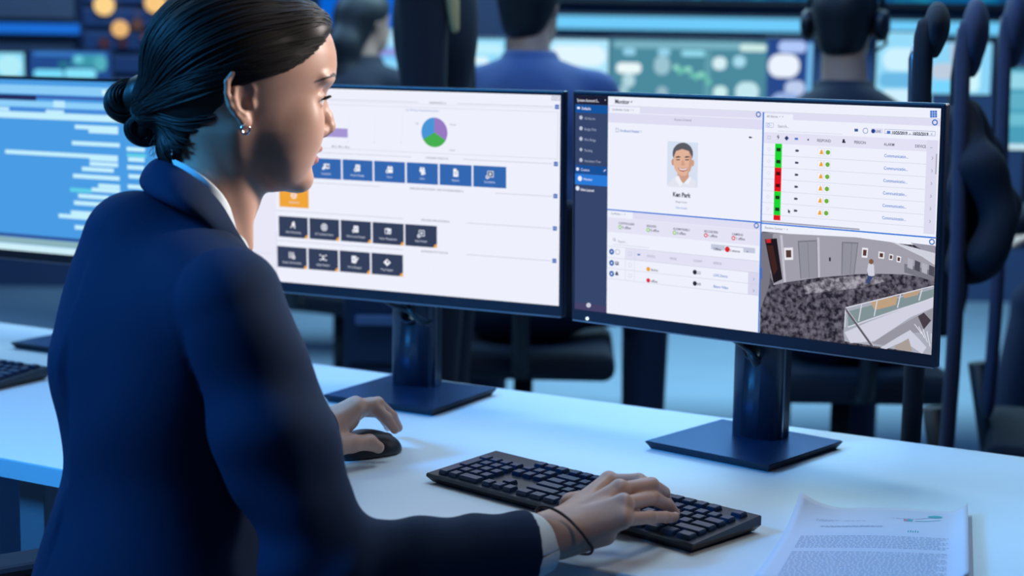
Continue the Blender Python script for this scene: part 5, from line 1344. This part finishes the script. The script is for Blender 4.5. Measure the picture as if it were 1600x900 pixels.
# grey wall panels at the left
for k, (px0, px1, py0, py1) in enumerate([(-160, 116, -220, 30), (-160, 116, 57, 80)]):
    a, b = plane_pt(px0, py0, YW), plane_pt(px1, py1, YW); mb = MB(); mb.box(((a[0] + b[0]) / 2, YW, (a[2] + b[2]) / 2), (b[0] - a[0], .03, a[2] - b[2]), bev=.004)
    tag(mb.build('wall_panel', m_greywall), kind='structure')

# equipment rack with warm lamps
Y_R = 7.4
a, b = plane_pt(118, -260, Y_R), plane_pt(262, 400, Y_R)
rack = empty('server_rack', ((a[0] + b[0]) / 2, Y_R + .3, 0), 0, 'dark equipment rack with warm round lamps behind the woman at the left', 'rack')
rw = b[0] - a[0]; rh = a[2]
m_rack = mat('rack_steel', (0.012, 0.022, 0.06), rough=0.5, noise=(5, .1))
mb = MB(); mb.box((0, 0, rh / 2), (rw, .6, rh), bev=.008); mb.build('cabinet', m_rack, rack)
m_rk2 = mat('rack_unit_face', (0.02, 0.045, 0.12), rough=.45)
zz = .12
while zz < rh - .12:
    mb = MB(); mb.box((0, -.305, zz), (rw * .88, .02, .075), bev=.004); mb.build('rack_unit', m_rk2, rack); zz += .10
for px, py, r, c, st in ((163, 8, .044, (255, 214, 140), 1.0), (243, 4, .046, (255, 206, 132), .95), (188, 45, .036, (255, 200, 130), .85), (215, 38, .024, (96, 72, 70), .8), (163, 67, .022, (70, 48, 60), .9), (192, 67, .02, (60, 44, 62), .9), (215, 22, .022, (52, 66, 110), .9), (228, 58, .022, (92, 70, 84), .8)):
    p = plane_pt(px, py, Y_R - .02); mb = MB(); mb.lathe([(r, 0), (r, .012), (r * .8, .02)], (p[0] - rack.location[0], -.318, p[2]), 24, M=Matrix.Rotation(math.pi / 2, 3, 'X')); mb.build('lamp', glow(rgb(*c), st), rack)

# ------------------------------------------------------------------ the row of desks behind, with monitors
m_bdesk = mat('dark_back_desk', (0.03, 0.06, 0.13), rough=.4, noise=(6, .06))
Y_D = 5.75
bd = empty('back_desk', (1.0, Y_D, 0), 0, 'long dark desk carrying the row of screens behind the men', 'desk')
mb = MB(); mb.box((0, 0, .72), (2.48, .70, .035), bev=.005); mb.build('desktop', m_bdesk, bd)
for x in (-1.19, 1.19):
    mb = MB(); mb.box((x, 0.05, .35), (.04, .6, .70), bev=.004); mb.build('leg', m_bdesk, bd)
def bg_screen(label, px0, px1, py0, py1, Y, paint, yawd=0.0, group='screens on the back desk', stand=True):
    a, b = plane_pt(px0, py0, Y), plane_pt(px1, py1, Y); w_, h = b[0] - a[0], a[2] - b[2]; c = (a + b) / 2
    root = empty('desk_screen', (c[0], Y, .7375), 0, label, 'monitor', group); zc = c[2] - .7375
    mb = MB(); mb.box((0, .012, zc), (w_ + .012, .02, h + .014), bev=.004); mb.box((0, .035, zc), (w_ * .6, .03, h * .6), bev=.01); mb.build('housing', m_bezel, root)
    mb = MB(); mb.box((0, 0, zc), (w_, .006, h)); sc_ = mb.build('screen', paint[0], root)
    for i, (u0, v0, u1, v1, col) in enumerate(paint[1]):
        mb2 = MB(); rad = min(abs(u1 - u0) * w_, abs(v1 - v0) * h) * .45; U0, U1, W0, W1 = (u0 - .5) * w_, (u1 - .5) * w_, (.5 - v1) * h, (.5 - v0) * h
        pts = []
        for cx_, cz_, a0 in ((U1 - rad, W1 - rad, 0), (U0 + rad, W1 - rad, 90), (U0 + rad, W0 + rad, 180), (U1 - rad, W0 + rad, 270)):
            for q in range(5): t = math.radians(a0 + q * 22.5); pts.append((cx_ + rad * math.cos(t), -.0035 - .0004 * i, zc + cz_ + rad * math.sin(t)))
        mb2.poly(pts, True); o = mb2.build('picture_patch', glow(rgb(*col)), sc_, recalc=False)
    if stand and zc - h / 2 > .02:
        mb = MB(); mb.tube([(0, .05, .01), (0, .05, zc)], .025, 12); mb.build('stand_column', m_black, root)
        mb = MB(); mb.lathe([(.11, 0), (.11, .008), (.03, .014)], (0, .04, 0), 28); mb.build('stand_base', m_black, root)
    return root
G_ = glow
CY = (150, 222, 252); CW = (226, 247, 255)
bg_screen('bright screen of white windows left of the man in the blue jacket', 703, 786, 60, 290, 5.66, (G_(rgb(*CY)), [(.05, .03, .95, .10, (190, 240, 255)), (.04, .12, .7, .17, (224, 247, 255)), (.1, .20, .9, .40, CW), (.5, .22, .92, .33, (180, 232, 255)), (.1, .42, .9, .60, (214, 244, 255))]))
bg_screen('bright white screen right of the man in the blue jacket', 800, 946, 60, 290, 5.66, (G_(rgb(176, 232, 255)), [(.40, .04, .97, .18, CW), (.42, .20, .97, .42, (236, 250, 255)), (.5, .24, .7, .34, (200, 240, 255)), (.4, .45, .97, .9, (220, 246, 255))]))
TE = (76, 138, 158); WB = (214, 240, 246)
bl = [(.02, .01, .92, .06, (122, 178, 194)), (.82, .02, .99, .07, (206, 236, 232)), (.04, .16, .20, .235, (236, 250, 252)), (.08, .235, .16, .33, (180, 216, 226)), (.28, .11, .38, .24, (156, 196, 210)), (.65, .11, .74, .20, WB), (.78, .10, .86, .18, (170, 220, 240)), (.05, .32, .12, .40, (160, 200, 210)), (.66, .31, .75, .40, (206, 240, 240)), (.80, .28, .95, .42, (196, 232, 240)), (.30, .32, .37, .42, (150, 186, 200)), (.60, .07, .64, .40, (96, 158, 172)), (.45, .07, .60, .11, (150, 220, 240)), (.08, .06, .16, .11, (150, 210, 235)), (.30, .06, .38, .11, (150, 210, 235))]
for k in range(9): bl.append((.40 + .026 * k, .17 + .010 * k + .02 * math.sin(k * 1.7), .44 + .026 * k, .205 + .010 * k + .02 * math.sin(k * 1.7), (110, 196, 178) if k % 3 else (150, 226, 206)))
bg_screen('teal screen with a jagged green graph between the two men', 954, 1192, 61, 290, 5.66, (G_(rgb(*TE)), bl))
bg_screen('dark blue screen with round white spots left of the headset man', 1198, 1262, 61, 290, 5.66, (G_(rgb(40, 74, 140)), [(.05, .10, .72, .26, (236, 244, 255)), (.25, .01, .85, .09, (176, 200, 250)), (.42, .28, .85, .38, (190, 206, 240)), (.1, .36, .8, .55, (150, 176, 226)), (.88, .02, .99, .4, (120, 190, 240))]))
bg_screen('pale blue screen right of the headset man', 1372, 1448, 50, 290, 5.66, (G_(rgb(150, 220, 250)), [(.1, .1, .9, .25, (206, 242, 255)), (.05, .26, .85, .36, (108, 186, 230)), (.1, .37, .9, .46, (206, 240, 255))]))
bg_screen('pale screen with a warm band between the chair backs', 1456, 1546, 66, 148, 5.62, (G_(rgb(140, 214, 250)), [(.02, .40, .40, .72, (190, 206, 224)), (.04, .74, .4, .98, (120, 214, 255)), (.62, .05, .82, .95, (206, 246, 255)), (.3, .02, .42, .4, (176, 196, 220))]))
bg_screen('teal screen at the right edge behind the chairs', 1562, 1680, 106, 236, 5.66, (G_(rgb(74, 158, 186)), [(.06, .05, .9, .25, (150, 216, 234)), (.1, .3, .55, .5, (96, 176, 200)), (.08, .55, .8, .7, (110, 190, 210)), (.04, .93, .96, .99, (210, 240, 250))]))
bg_screen('screen of pale windows right of the woman with the long dark hair', 548, 636, 44, 200, 7.0, (G_(rgb(96, 190, 246)), [(.5, .02, .98, .18, (170, 226, 255)), (.35, .30, .95, .62, (140, 216, 255)), (.02, .05, .3, .5, (70, 160, 240)), (.4, .20, .98, .27, (150, 150, 220))]))
bg_screen('pale cyan screen at the left edge under the blue strip', -70, 38, 81, 124, 6.4, (G_(rgb(140, 222, 250)), [(.62, .1, .97, .9, (178, 238, 250)), (.1, .2, .5, .8, (120, 206, 246))]))
bg_screen('dark screen with two cyan shapes left of the rack', 46, 174, 79, 125, 6.4, (G_(rgb(34, 74, 140)), [(.05, .02, .95, .18, (58, 120, 196)), (.52, .12, .95, .55, (62, 152, 172)), (.55, .16, .66, .40, (112, 206, 226)), (.80, .14, .95, .7, (84, 176, 190)), (.05, .66, .42, .96, (120, 222, 252)), (.43, .62, .82, .96, (132, 228, 252)), (.35, .35, .5, .62, (40, 110, 140))]))
bd2 = empty('back_desk', (-2.5, 6.55, 0), 0, 'dark desk behind the code monitor at the left', 'desk')
mb = MB(); mb.box((0, 0, .72), (2.2, .7, .035), bev=.005); mb.build('desktop', m_bdesk, bd2)
for x in (-1.05, 0, 1.05):
    mb = MB(); mb.box((x, 0, .35), (.04, .6, .70), bev=.004); mb.build('leg', m_bdesk, bd2)
bd3 = empty('back_desk', (-.62, 7.10, 0), 0, 'dark desk before the woman with the long dark hair', 'desk')
mb = MB(); mb.box((0, 0, .72), (1.4, .6, .035), bev=.005); mb.build('desktop', m_bdesk, bd3)
for x in (-.66, .66):
    mb = MB(); mb.box((x, 0, .35), (.04, .5, .70), bev=.004); mb.build('leg', m_bdesk, bd3)
# low cabinet with a pale handle seen under the left monitor
p0, p1 = plane_pt(537, 468, 4.4), plane_pt(640, 585, 4.4)
cab = empty('drawer_cabinet', ((p0[0] + p1[0]) / 2, 4.65, 0), 0, 'dark drawer cabinet with a pale bar handle under the left monitor', 'cabinet')
cw_ = p1[0] - p0[0]; ch = p0[2] + .05
m_cab = mat('dark_blue_cabinet', (0.016, 0.035, 0.085), rough=.5, noise=(6, .06)); m_hand = mat('pale_handle', (0.18, 0.26, 0.45), rough=.35, metal=.4)
mb = MB(); mb.box((0, 0, ch / 2), (cw_, .5, ch), bev=.006); mb.build('carcass', m_cab, cab)
for k in range(3):
    z1 = ch - .03 - k * .20; mb = MB(); mb.box((0, -.256, z1 - .095), (cw_ - .03, .014, .18), bev=.004); dr = mb.build('drawer', m_cab, cab)
    mb = MB(); mb.box((0, -.272, z1 - .07), (cw_ * .62, .016, .026), bev=.004); mb.build('handle', m_hand, dr)
# pillar between the standing woman and the man
p = plane_pt(752, 0, 7.9); mb = MB(); mb.box((p[0], 8.1, 1.5), (.17, .3, 3.0), bev=.01); tag(mb.build('trim_1', m_rack), kind='structure')

# ------------------------------------------------------------------ people behind
m_hairb = mat('dark_hair', (0.010, 0.011, 0.016), rough=.5); m_blond = mat('light_blond_hair', (0.72, 0.52, 0.24), rough=.5, noise=(40, .2))
m_bluej = mat('slate_blue_jacket', (0.055, 0.095, 0.24), rough=.85, noise=(30, .08)); m_darkj = mat('black_jacket', (0.008, 0.011, 0.026), rough=.85, noise=(30, .1)); m_jeans = mat('dark_jeans', (0.010, 0.020, 0.055), rough=.9)
m_skinb = skin_material('skin_in_the_back', (0.50, 0.29, 0.21))
def axes(a): f = np.array([math.cos(a), math.sin(a), 0]); return np.stack([f, np.array([f[1], -f[0], 0]), np.array([0, 0, 1.0])])
def seated(label, head, face, headface, jacket_m, hair_kind, lean=.06, headset=False, arms=(.30, .0), seat_z=.47, group=None, skin=m_skinb, shin=-.05, drop=0.0, splay=None):
    """a seated person: body with head and hands, hair, jacket, trousers, shoes"""
    B = axes(face); Hb = axes(headface); f, r, z = B
    W = lambda x, y, zz: np.array([head[0], head[1], 0]) + f * x + r * y + np.array([0, 0, zz])
    hz = head[2]; nb = W(-.03, 0, hz - .155 - drop * .6); hip = W(-.10 - lean, 0, seat_z + .10)
    sh = [W(-.03, s * .175, hz - .235 - drop) for s in (1, -1)]; el = [W(.10, s * .25, hz - .54) for s in (1, -1)]; wr = [W(.36, s * .15, hz - .60) for s in (1, -1)]
    kn = [hip + f * .43 + r * s * .12 + np.array([0, 0, -.01]) for s in (1, -1)]; an = [k + f * shin + np.array([0, 0, -(k[2] - .09)]) for k in kn]
    if splay:          # right knee turned out to the side
        kn[0] = hip + f * splay[0] + r * splay[1] + np.array([0, 0, -.02]); an[0] = kn[0] + f * .02 + np.array([0, 0, -(kn[0][2] - .09)])
    hc = np.asarray(head, float)
    def body_f(P):
        q = (P - hc.astype(np.float32)) @ Hb.T.astype(np.float32); qs = np.stack([q[..., 0], np.abs(q[..., 1]), q[..., 2]], -1)
        d = f_ell(q, (-.005, 0, .03), (.098, .073, .088)); d = smin(d, f_ell(q, (.030, 0, -.050), (.062, .055, .068)), .03)
        d = smin(d, f_cone(q, (.085, 0, -.005), (.100, 0, -.035), .010, .013), .01); d = smin(d, f_ell(qs, (-.002, .074, -.005), (.015, .007, .030)), .004)
        d = smin(d, f_cone(P, hc + Hb[0] * -.02 + np.array([0, 0, -.05]), nb, .054, .060), .02)
        d = smin(d, f_path(P, [nb - np.array([0, 0, .05]), (nb + hip) / 2, hip], [.07, .09, .10], .04), .04)
        for s in (0, 1):
            d = smin(d, f_path(P, [nb - np.array([0, 0, .08]), sh[s], el[s], wr[s]], [.05, .04, .034, .024], .02), .02)
            hd = unit(wr[s] - el[s]) * np.array([1, 1, .3]); d = smin(d, f_ell(P, wr[s] + hd * .06, (.05, .04, .018), None), .015)
            for k in range(4): d = smin(d, f_path(P, [wr[s] + hd * .08 + r * (.028 - .018 * k), wr[s] + hd * .13 + r * (.030 - .019 * k), wr[s] + hd * .165 + r * (.028 - .018 * k) - np.array([0, 0, .02])], [.009, .009, .008]), .008)
            sgn = (-1 if s == 0 else 1); d = smin(d, f_path(P, [wr[s] + hd * .03 + r * sgn * .02, wr[s] + hd * .08 + r * sgn * .05], [.012, .010]), .008)
        return d
    allp = [hc, nb, hip] + sh + el + wr
    V, F_ = nets(body_f, *bounds(allp, .20), .0105)
    root = tag(link('person', npmesh('person', V, F_), skin), label, 'person', group)
    def jf(P):
        d = f_path(P, [nb - f * .03 - np.array([0, 0, .10]), (nb * .45 + hip * .55) - f * .02, hip], [.115, .125, .135], .05)
        q = (P - (nb * .72 + hip * .28).astype(np.float32)) @ B.T.astype(np.float32); d = smin(d, f_ell(q, (-.015, 0, .0), (.120, .178, .18)), .05)
        for s in (0, 1):
            d = smin(d, f_cone(P, nb - f * .01 - np.array([0, 0, .030]), sh[s], .062, .066), .04)
            d = smin(d, f_path(P, [sh[s], el[s], wr[s] - (wr[s] - el[s]) * .08], [.066, .056, .042], .02), .02)
        return d
    V, F_ = nets(jf, *bounds([nb, hip] + sh + el + wr, .19), .0105); jk = link('jacket', npmesh('jacket', V, F_), jacket_m, root)
    mb = MB(); ring = []
    ax_ = unit(hc - nb); 
    rows = [[nb + ax_ * h_ + (f * math.cos(k * 2 * math.pi / 20) * rr * 1.05 + r * math.sin(k * 2 * math.pi / 20) * rr) for k in range(21)] for h_, rr in ((.035, .060), (.045, .066), (.012, .082), (-.02, .10))]
    strip('collar', rows, jacket_m, jk, .006, None, 1)
    def tf(P):
        d = f_ell((P - hip.astype(np.float32)) @ B.T.astype(np.float32), (0, 0, -.01), (.16, .18, .12))
        for s in (0, 1): d = smin(d, f_path(P, [hip + r * (.09 if s == 0 else -.09), kn[s], an[s]], [.088, .066, .055], .02), .03)
        return d
    V, F_ = nets(tf, *bounds([hip] + kn + an, .19), .012); link('trousers', npmesh('trousers', V, F_), m_jeans, root)
    for s in (0, 1):
        k0 = an[s] * np.array([1, 1, 0])
        def sf(P):
            q = (P - k0.astype(np.float32)) @ B.T.astype(np.float32)
            return smax(smin(f_ell(q, (.07, 0, .02), (.125, .044, .05)), f_cone(q, (0, 0, .04), (0, 0, .11), .046, .05), .03), .002 - q[..., 2], .004)
        V, F_ = nets(sf, k0 + np.array([-.22, -.22, 0]), k0 + np.array([.22, .22, .15]), .009); link('shoe', npmesh('shoe', V, F_), m_black, root)
    def hf(P):
        q = (P - hc.astype(np.float32)) @ Hb.T.astype(np.float32); qs = np.stack([q[..., 0], np.abs(q[..., 1]), q[..., 2]], -1)
        d = smin(f_ell(q, (-.010, 0, .034), (.110, .084, .098)), f_ell(q, (-.030, 0, -.03), (.072, .066, .075)), .02)
        low = interp(q[..., 0], [-.12, -.06, -.03, .0, .05, .08, .12], [-.088, -.085, -.06, .0, .02, .055, .07])
        if hair_kind == 'short': return smax(d, (low - q[..., 2]) * .8, .01)
        d = smax(d, (low - q[..., 2]) * .8, .01)
        return smin(d, f_path(q, [(-.06, 0, .01), (-.10, .015, -.08), (-.105, .035, -.20), (-.085, .05, -.27)], [.065, .058, .048, .018], .03), .03)
    V, F_ = nets(hf, hc - np.array([.22, .22, .34]), hc + np.array([.22, .22, .15]), .008); link('hair', npmesh('hair', V, F_), m_hairb, root)
    if headset:
        hs = empty('headset', hc, headface, 'black headset with round ear cushions on the man at the right', 'headset')
        mb = MB(); mb.tube([(-.005, .098 * math.cos(a), .02 + .125 * math.sin(a)) for a in np.linspace(math.radians(-8), math.radians(188), 26)], .0075, 8); mb.build('headband', m_black, hs)
        for s in (1, -1):
            mb = MB(); mb.lathe([(.030, -.012), (.040, -.006), (.042, .006), (.034, .016), (.02, .02)], (-.004, s * .092, -.005), 24, M=Matrix.Rotation(-s * math.pi / 2, 3, 'X')); mb.build('ear_cushion', m_black, hs)
        mb = MB(); mb.tube([(.0, -.10, -.01), (.06, -.095, -.05), (.10, -.06, -.07)], .004, 8); mb.build('microphone_arm', m_black, hs)
    ch_ = empty('office_chair', (hip[0], hip[1], 0), face, label_chair, 'chair', 'office chairs of the people behind')
    chair_parts(ch_, seat_z - .005, True, top=.95, arms=False, backx=-.26)
    return root
label_chair = 'dark office chair under the man in the slate blue jacket'
seated('man in slate blue jacket seated with his back turned before bright screens', at(830, 12, 4.55), math.radians(88), math.radians(62), m_bluej, 'short', drop=.0, seat_z=.56, splay=(.14, .33))
label_chair = 'dark office chair under the man with the headset'
seated('man with headset and black jacket seated with his back turned', at(1321, 36, 4.32), math.radians(90), math.radians(66), m_darkj, 'short', headset=True, drop=.05, seat_z=.56)
label_chair = 'dark office chair under the woman with the long dark hair'
seated('woman with long dark hair seated far behind, looking to the right', at(571, 36, 6.1), math.radians(62), math.radians(40), m_darkj, 'long')
label_chair = 'dark office chair at the right edge under the person in dark jeans'
seated('person in dark jeans and black jacket seated at the right edge', at(1800, 50, 5.08), math.radians(196), math.radians(196), m_darkj, 'short', shin=.10)

# ------------------------------------------------------------------ high backed chairs seen from the side
m_chairgrey = mat('grey_violet_chair_fabric', (0.030, 0.036, 0.085), rough=.85, noise=(60, .1))
def high_chair(label, px, d, py_top, py_pad, m, pad=.045, post=.030):
    """chair whose back and headrest rise edge-on to the photograph"""
    p = at(px, 200, d); ray = math.atan2(p[1], p[0]); face = ray - math.pi / 2
    zt, zp = at(px, py_top, d)[2], at(px, py_pad, d)[2]
    root = empty('office_chair', (p[0], p[1], 0), face, label, 'chair', 'high backed chairs at the right'); root.location = tuple(np.array([p[0], p[1], 0]) + np.array([math.cos(face), math.sin(face), 0]) * .24)
    chair_parts(root, .46, False, arms=False)
    b = -.24
    mb = MB(); n = 14; V = []
    z0 = .50
    rows = []
    for j in range(n + 1):
        zq = zp * .25 + zt * .75; z = z0 + (zq - z0) * j / n; t = j / n; wd = .22 - .14 * t ** 2
        rows.append([np.array([b + .006 * math.sin(t * 5), (i / 6 * 2 - 1) * wd, z]) for i in range(7)])
    strip('backrest', rows, m, root, post * 1.25, None, 1)
    def hf(P): return smin(f_ell(P, (b + .012, 0, (zt + zp) / 2), (pad * .55, .11, (zt - zp) / 2)), f_ell(P, (b + .016, 0, zp + (zt - zp) * .62), (pad * .62, .10, (zt - zp) * .36)), .012)
    V, F_ = nets(hf, (b - .08, -.16, zp - .02), (b + .12, .16, zt + .02), .008); link('headrest', npmesh('headrest', V, F_), m, root)
    mb = MB(); mb.tube([(b - .012, 0, zp - .30), (b - .020, 0, zp), (b - .012, 0, zt - .06)], .009, 8); mb.build('headrest_bar', m_edge if m is m_chairfab else m_chairpl, root)
    mb = MB(); mb.tube([(0, 0, .39), (b, 0, .41), (b - .03, 0, .60)], .022, 10); mb.build('back_bracket', m_chairpl, root)
    return root
cA = high_chair('black high backed chair with bright bar, nearest to the right monitor', 1442, 2.80, 4, 92, m_chairfab, .031, .026)
cB = high_chair('grey chair with rounded headrest and a dark jacket hung over its back', 1504, 3.38, -2, 122, m_chairgrey, .041, .024)
cC = high_chair('grey chair with rounded headrest at the right edge of the picture', 1568, 3.90, -14, 108, m_chairgrey, .046, .024)
# dark jacket hanging over the middle chair
pj = [at(1508, 175, 3.38), at(1530, 250, 3.38), at(1560, 330, 3.38), at(1536, 395, 3.38)]
ry = unit(at(1504, 250, 3.38) * np.array([1, 1, 0]))
def f_coat(P):
    d = None
    for s in (-.12, 0, .12):
        e = f_path(P, [pj[0] + ry * s * .6, pj[1] + ry * s, pj[2] + ry * s, pj[3] + ry * s], [.020, .040, .036, .036], .03); d = e if d is None else smin(d, e, .05)
    d = smin(d, f_path(P, [pj[0], at(1508, 300, 3.38), at(1512, 410, 3.38)], [.018, .032, .040], .02), .05)
    return d - .006 * np.sin(P[..., 2] * 40 + P[..., 1] * 18)
V, F_ = nets(f_coat, *bounds(pj + [at(1512, 410, 3.38)], .24), .010)
coat = link('hung_jacket', npmesh('hung_jacket', V, F_), m_darkj); tag(coat, 'dark jacket hanging over the grey chair behind the right monitor', 'jacket')
# ------------------------------------------------------------------ the standing woman
def standing():
    B = axes(math.radians(172)); f, r, z = B; p = at(683, 75, 3.75); o = np.array([p[0], p[1], 0.0])
    L = lambda x, y, zz: o + f * x + r * y + np.array([0, 0, zz])
    hc = L(.02, 0, 1.665); nb = L(.0, 0, 1.515); hip = L(-.01, 0, .93)
    sh = [L(0, s * .165, 1.455) for s in (1, -1)]; el = [L(-.01, s * .20, 1.15) for s in (1, -1)]; wr = [L(.10, s * .16, .92) for s in (1, -1)]
    lg = [[L(-.01, s * .085, .90), L(.0, s * .085, .50), L(-.03, s * .085, .09)] for s in (1, -1)]
    def bf_(P):
        q = (P - hc.astype(np.float32)) @ B.T.astype(np.float32); qs = np.stack([q[..., 0], np.abs(q[..., 1]), q[..., 2]], -1)
        d = f_ell(q, (-.005, 0, .03), (.095, .070, .085)); d = smin(d, f_ell(q, (.030, 0, -.05), (.058, .052, .064)), .03); d = smin(d, f_cone(q, (.085, 0, -.005), (.098, 0, -.03), .009, .012), .01)
        d = smin(d, f_cone(P, hc + np.array([0, 0, -.05]), nb, .046, .052), .02); d = smin(d, f_path(P, [nb, (nb + hip) / 2, hip], [.05, .06, .07], .03), .03)
        for s in (0, 1):
            d = smin(d, f_path(P, [nb, sh[s], el[s], wr[s]], [.04, .035, .03, .022], .02), .02); hd = unit(wr[s] - el[s])
            d = smin(d, f_path(P, [wr[s], wr[s] + hd * .08], [.024, .026]), .01)
            for k in range(4): d = smin(d, f_path(P, [wr[s] + hd * .07 + r * (.018 - .012 * k), wr[s] + hd * .12 + r * (.020 - .013 * k), wr[s] + hd * .155 + r * (.018 - .012 * k)], [.008, .008, .007]), .006)
            d = smin(d, f_path(P, [wr[s] + hd * .02 + f * .02, wr[s] + hd * .08 + f * .045], [.011, .009]), .006)
        return d
    V, F_ = nets(bf_, *bounds([hc, nb, hip] + sh + el + wr, .2), .010)
    root = tag(link('person', npmesh('person', V, F_), m_skinb), 'standing woman in black suit with long blond hair between the other two', 'person')
    def jf(P):
        d = f_path(P, [nb - np.array([0, 0, .09]), L(.0, 0, 1.15), L(-.01, 0, .84)], [.075, .078, .105], .05)
        q = (P - L(.005, 0, 1.37).astype(np.float32)) @ B.T.astype(np.float32); d = smin(d, f_ell(q, (0, 0, 0), (.090, .155, .16)), .04)
        for s in (0, 1): d = smin(d, f_path(P, [nb - np.array([0, 0, .06]), sh[s], el[s], wr[s]], [.05, .055, .048, .040], .02), .02)
        return d
    V, F_ = nets(jf, *bounds([nb, hip, L(0, 0, .78)] + sh + el + wr, .16), .010); jk = link('jacket', npmesh('jacket', V, F_), m_darkj, root)
    q0 = at(660, 70, 3.70); mb = MB(); mb.box(at(660, 70, 3.53), (.020, .006, .050), bev=.002); mb.build('name_badge', mat('pale_blue_badge', (.05, .09, .20), rough=.4), jk)
    def tf(P):
        d = f_ell((P - hip.astype(np.float32)) @ B.T.astype(np.float32), (0, 0, 0), (.105, .16, .14))
        for s in (0, 1): d = smin(d, f_path(P, lg[s], [.082, .062, .055], .03), .03)
        return d
    V, F_ = nets(tf, *bounds([hip] + lg[0] + lg[1], .17), .011); link('trousers', npmesh('trousers', V, F_), m_darkj, root)
    for s in (0, 1):
        k0 = lg[s][2] * np.array([1, 1, 0])
        def sf(P):
            q = (P - k0.astype(np.float32)) @ B.T.astype(np.float32); return smax(smin(f_ell(q, (.06, 0, .02), (.115, .038, .045)), f_cone(q, (0, 0, .04), (0, 0, .10), .042, .045), .03), .002 - q[..., 2], .004)
        V, F_ = nets(sf, k0 - np.array([.2, .2, 0]), k0 + np.array([.2, .2, .14]), .009); link('shoe', npmesh('shoe', V, F_), m_black, root)
    def hf(P):
        q = (P - hc.astype(np.float32)) @ B.T.astype(np.float32)
        d = f_ell(q, (-.012, 0, .034), (.108, .082, .096)); low = interp(q[..., 0], [-.12, -.03, .0, .05, .08, .12], [-.09, -.06, .0, .02, .055, .07]); d = smax(d, (low - q[..., 2]) * .8, .01)
        tip = (at(711, 46, 3.56) - hc) @ B.T; m1 = np.array([-.05, .07, -.06]); m2 = np.array([tip[0] * .8, tip[1], -.16])
        return smin(d, f_path(q, [(-.04, .03, .0), m1, m2, tuple(tip)], [.06, .034, .026, .010], .02), .02)
    tp = at(711, 46, 3.56); V, F_ = nets(hf, *bounds([hc, tp], .15), .007); link('hair', npmesh('hair', V, F_), m_blond, root, 'long light blond hair')
standing()
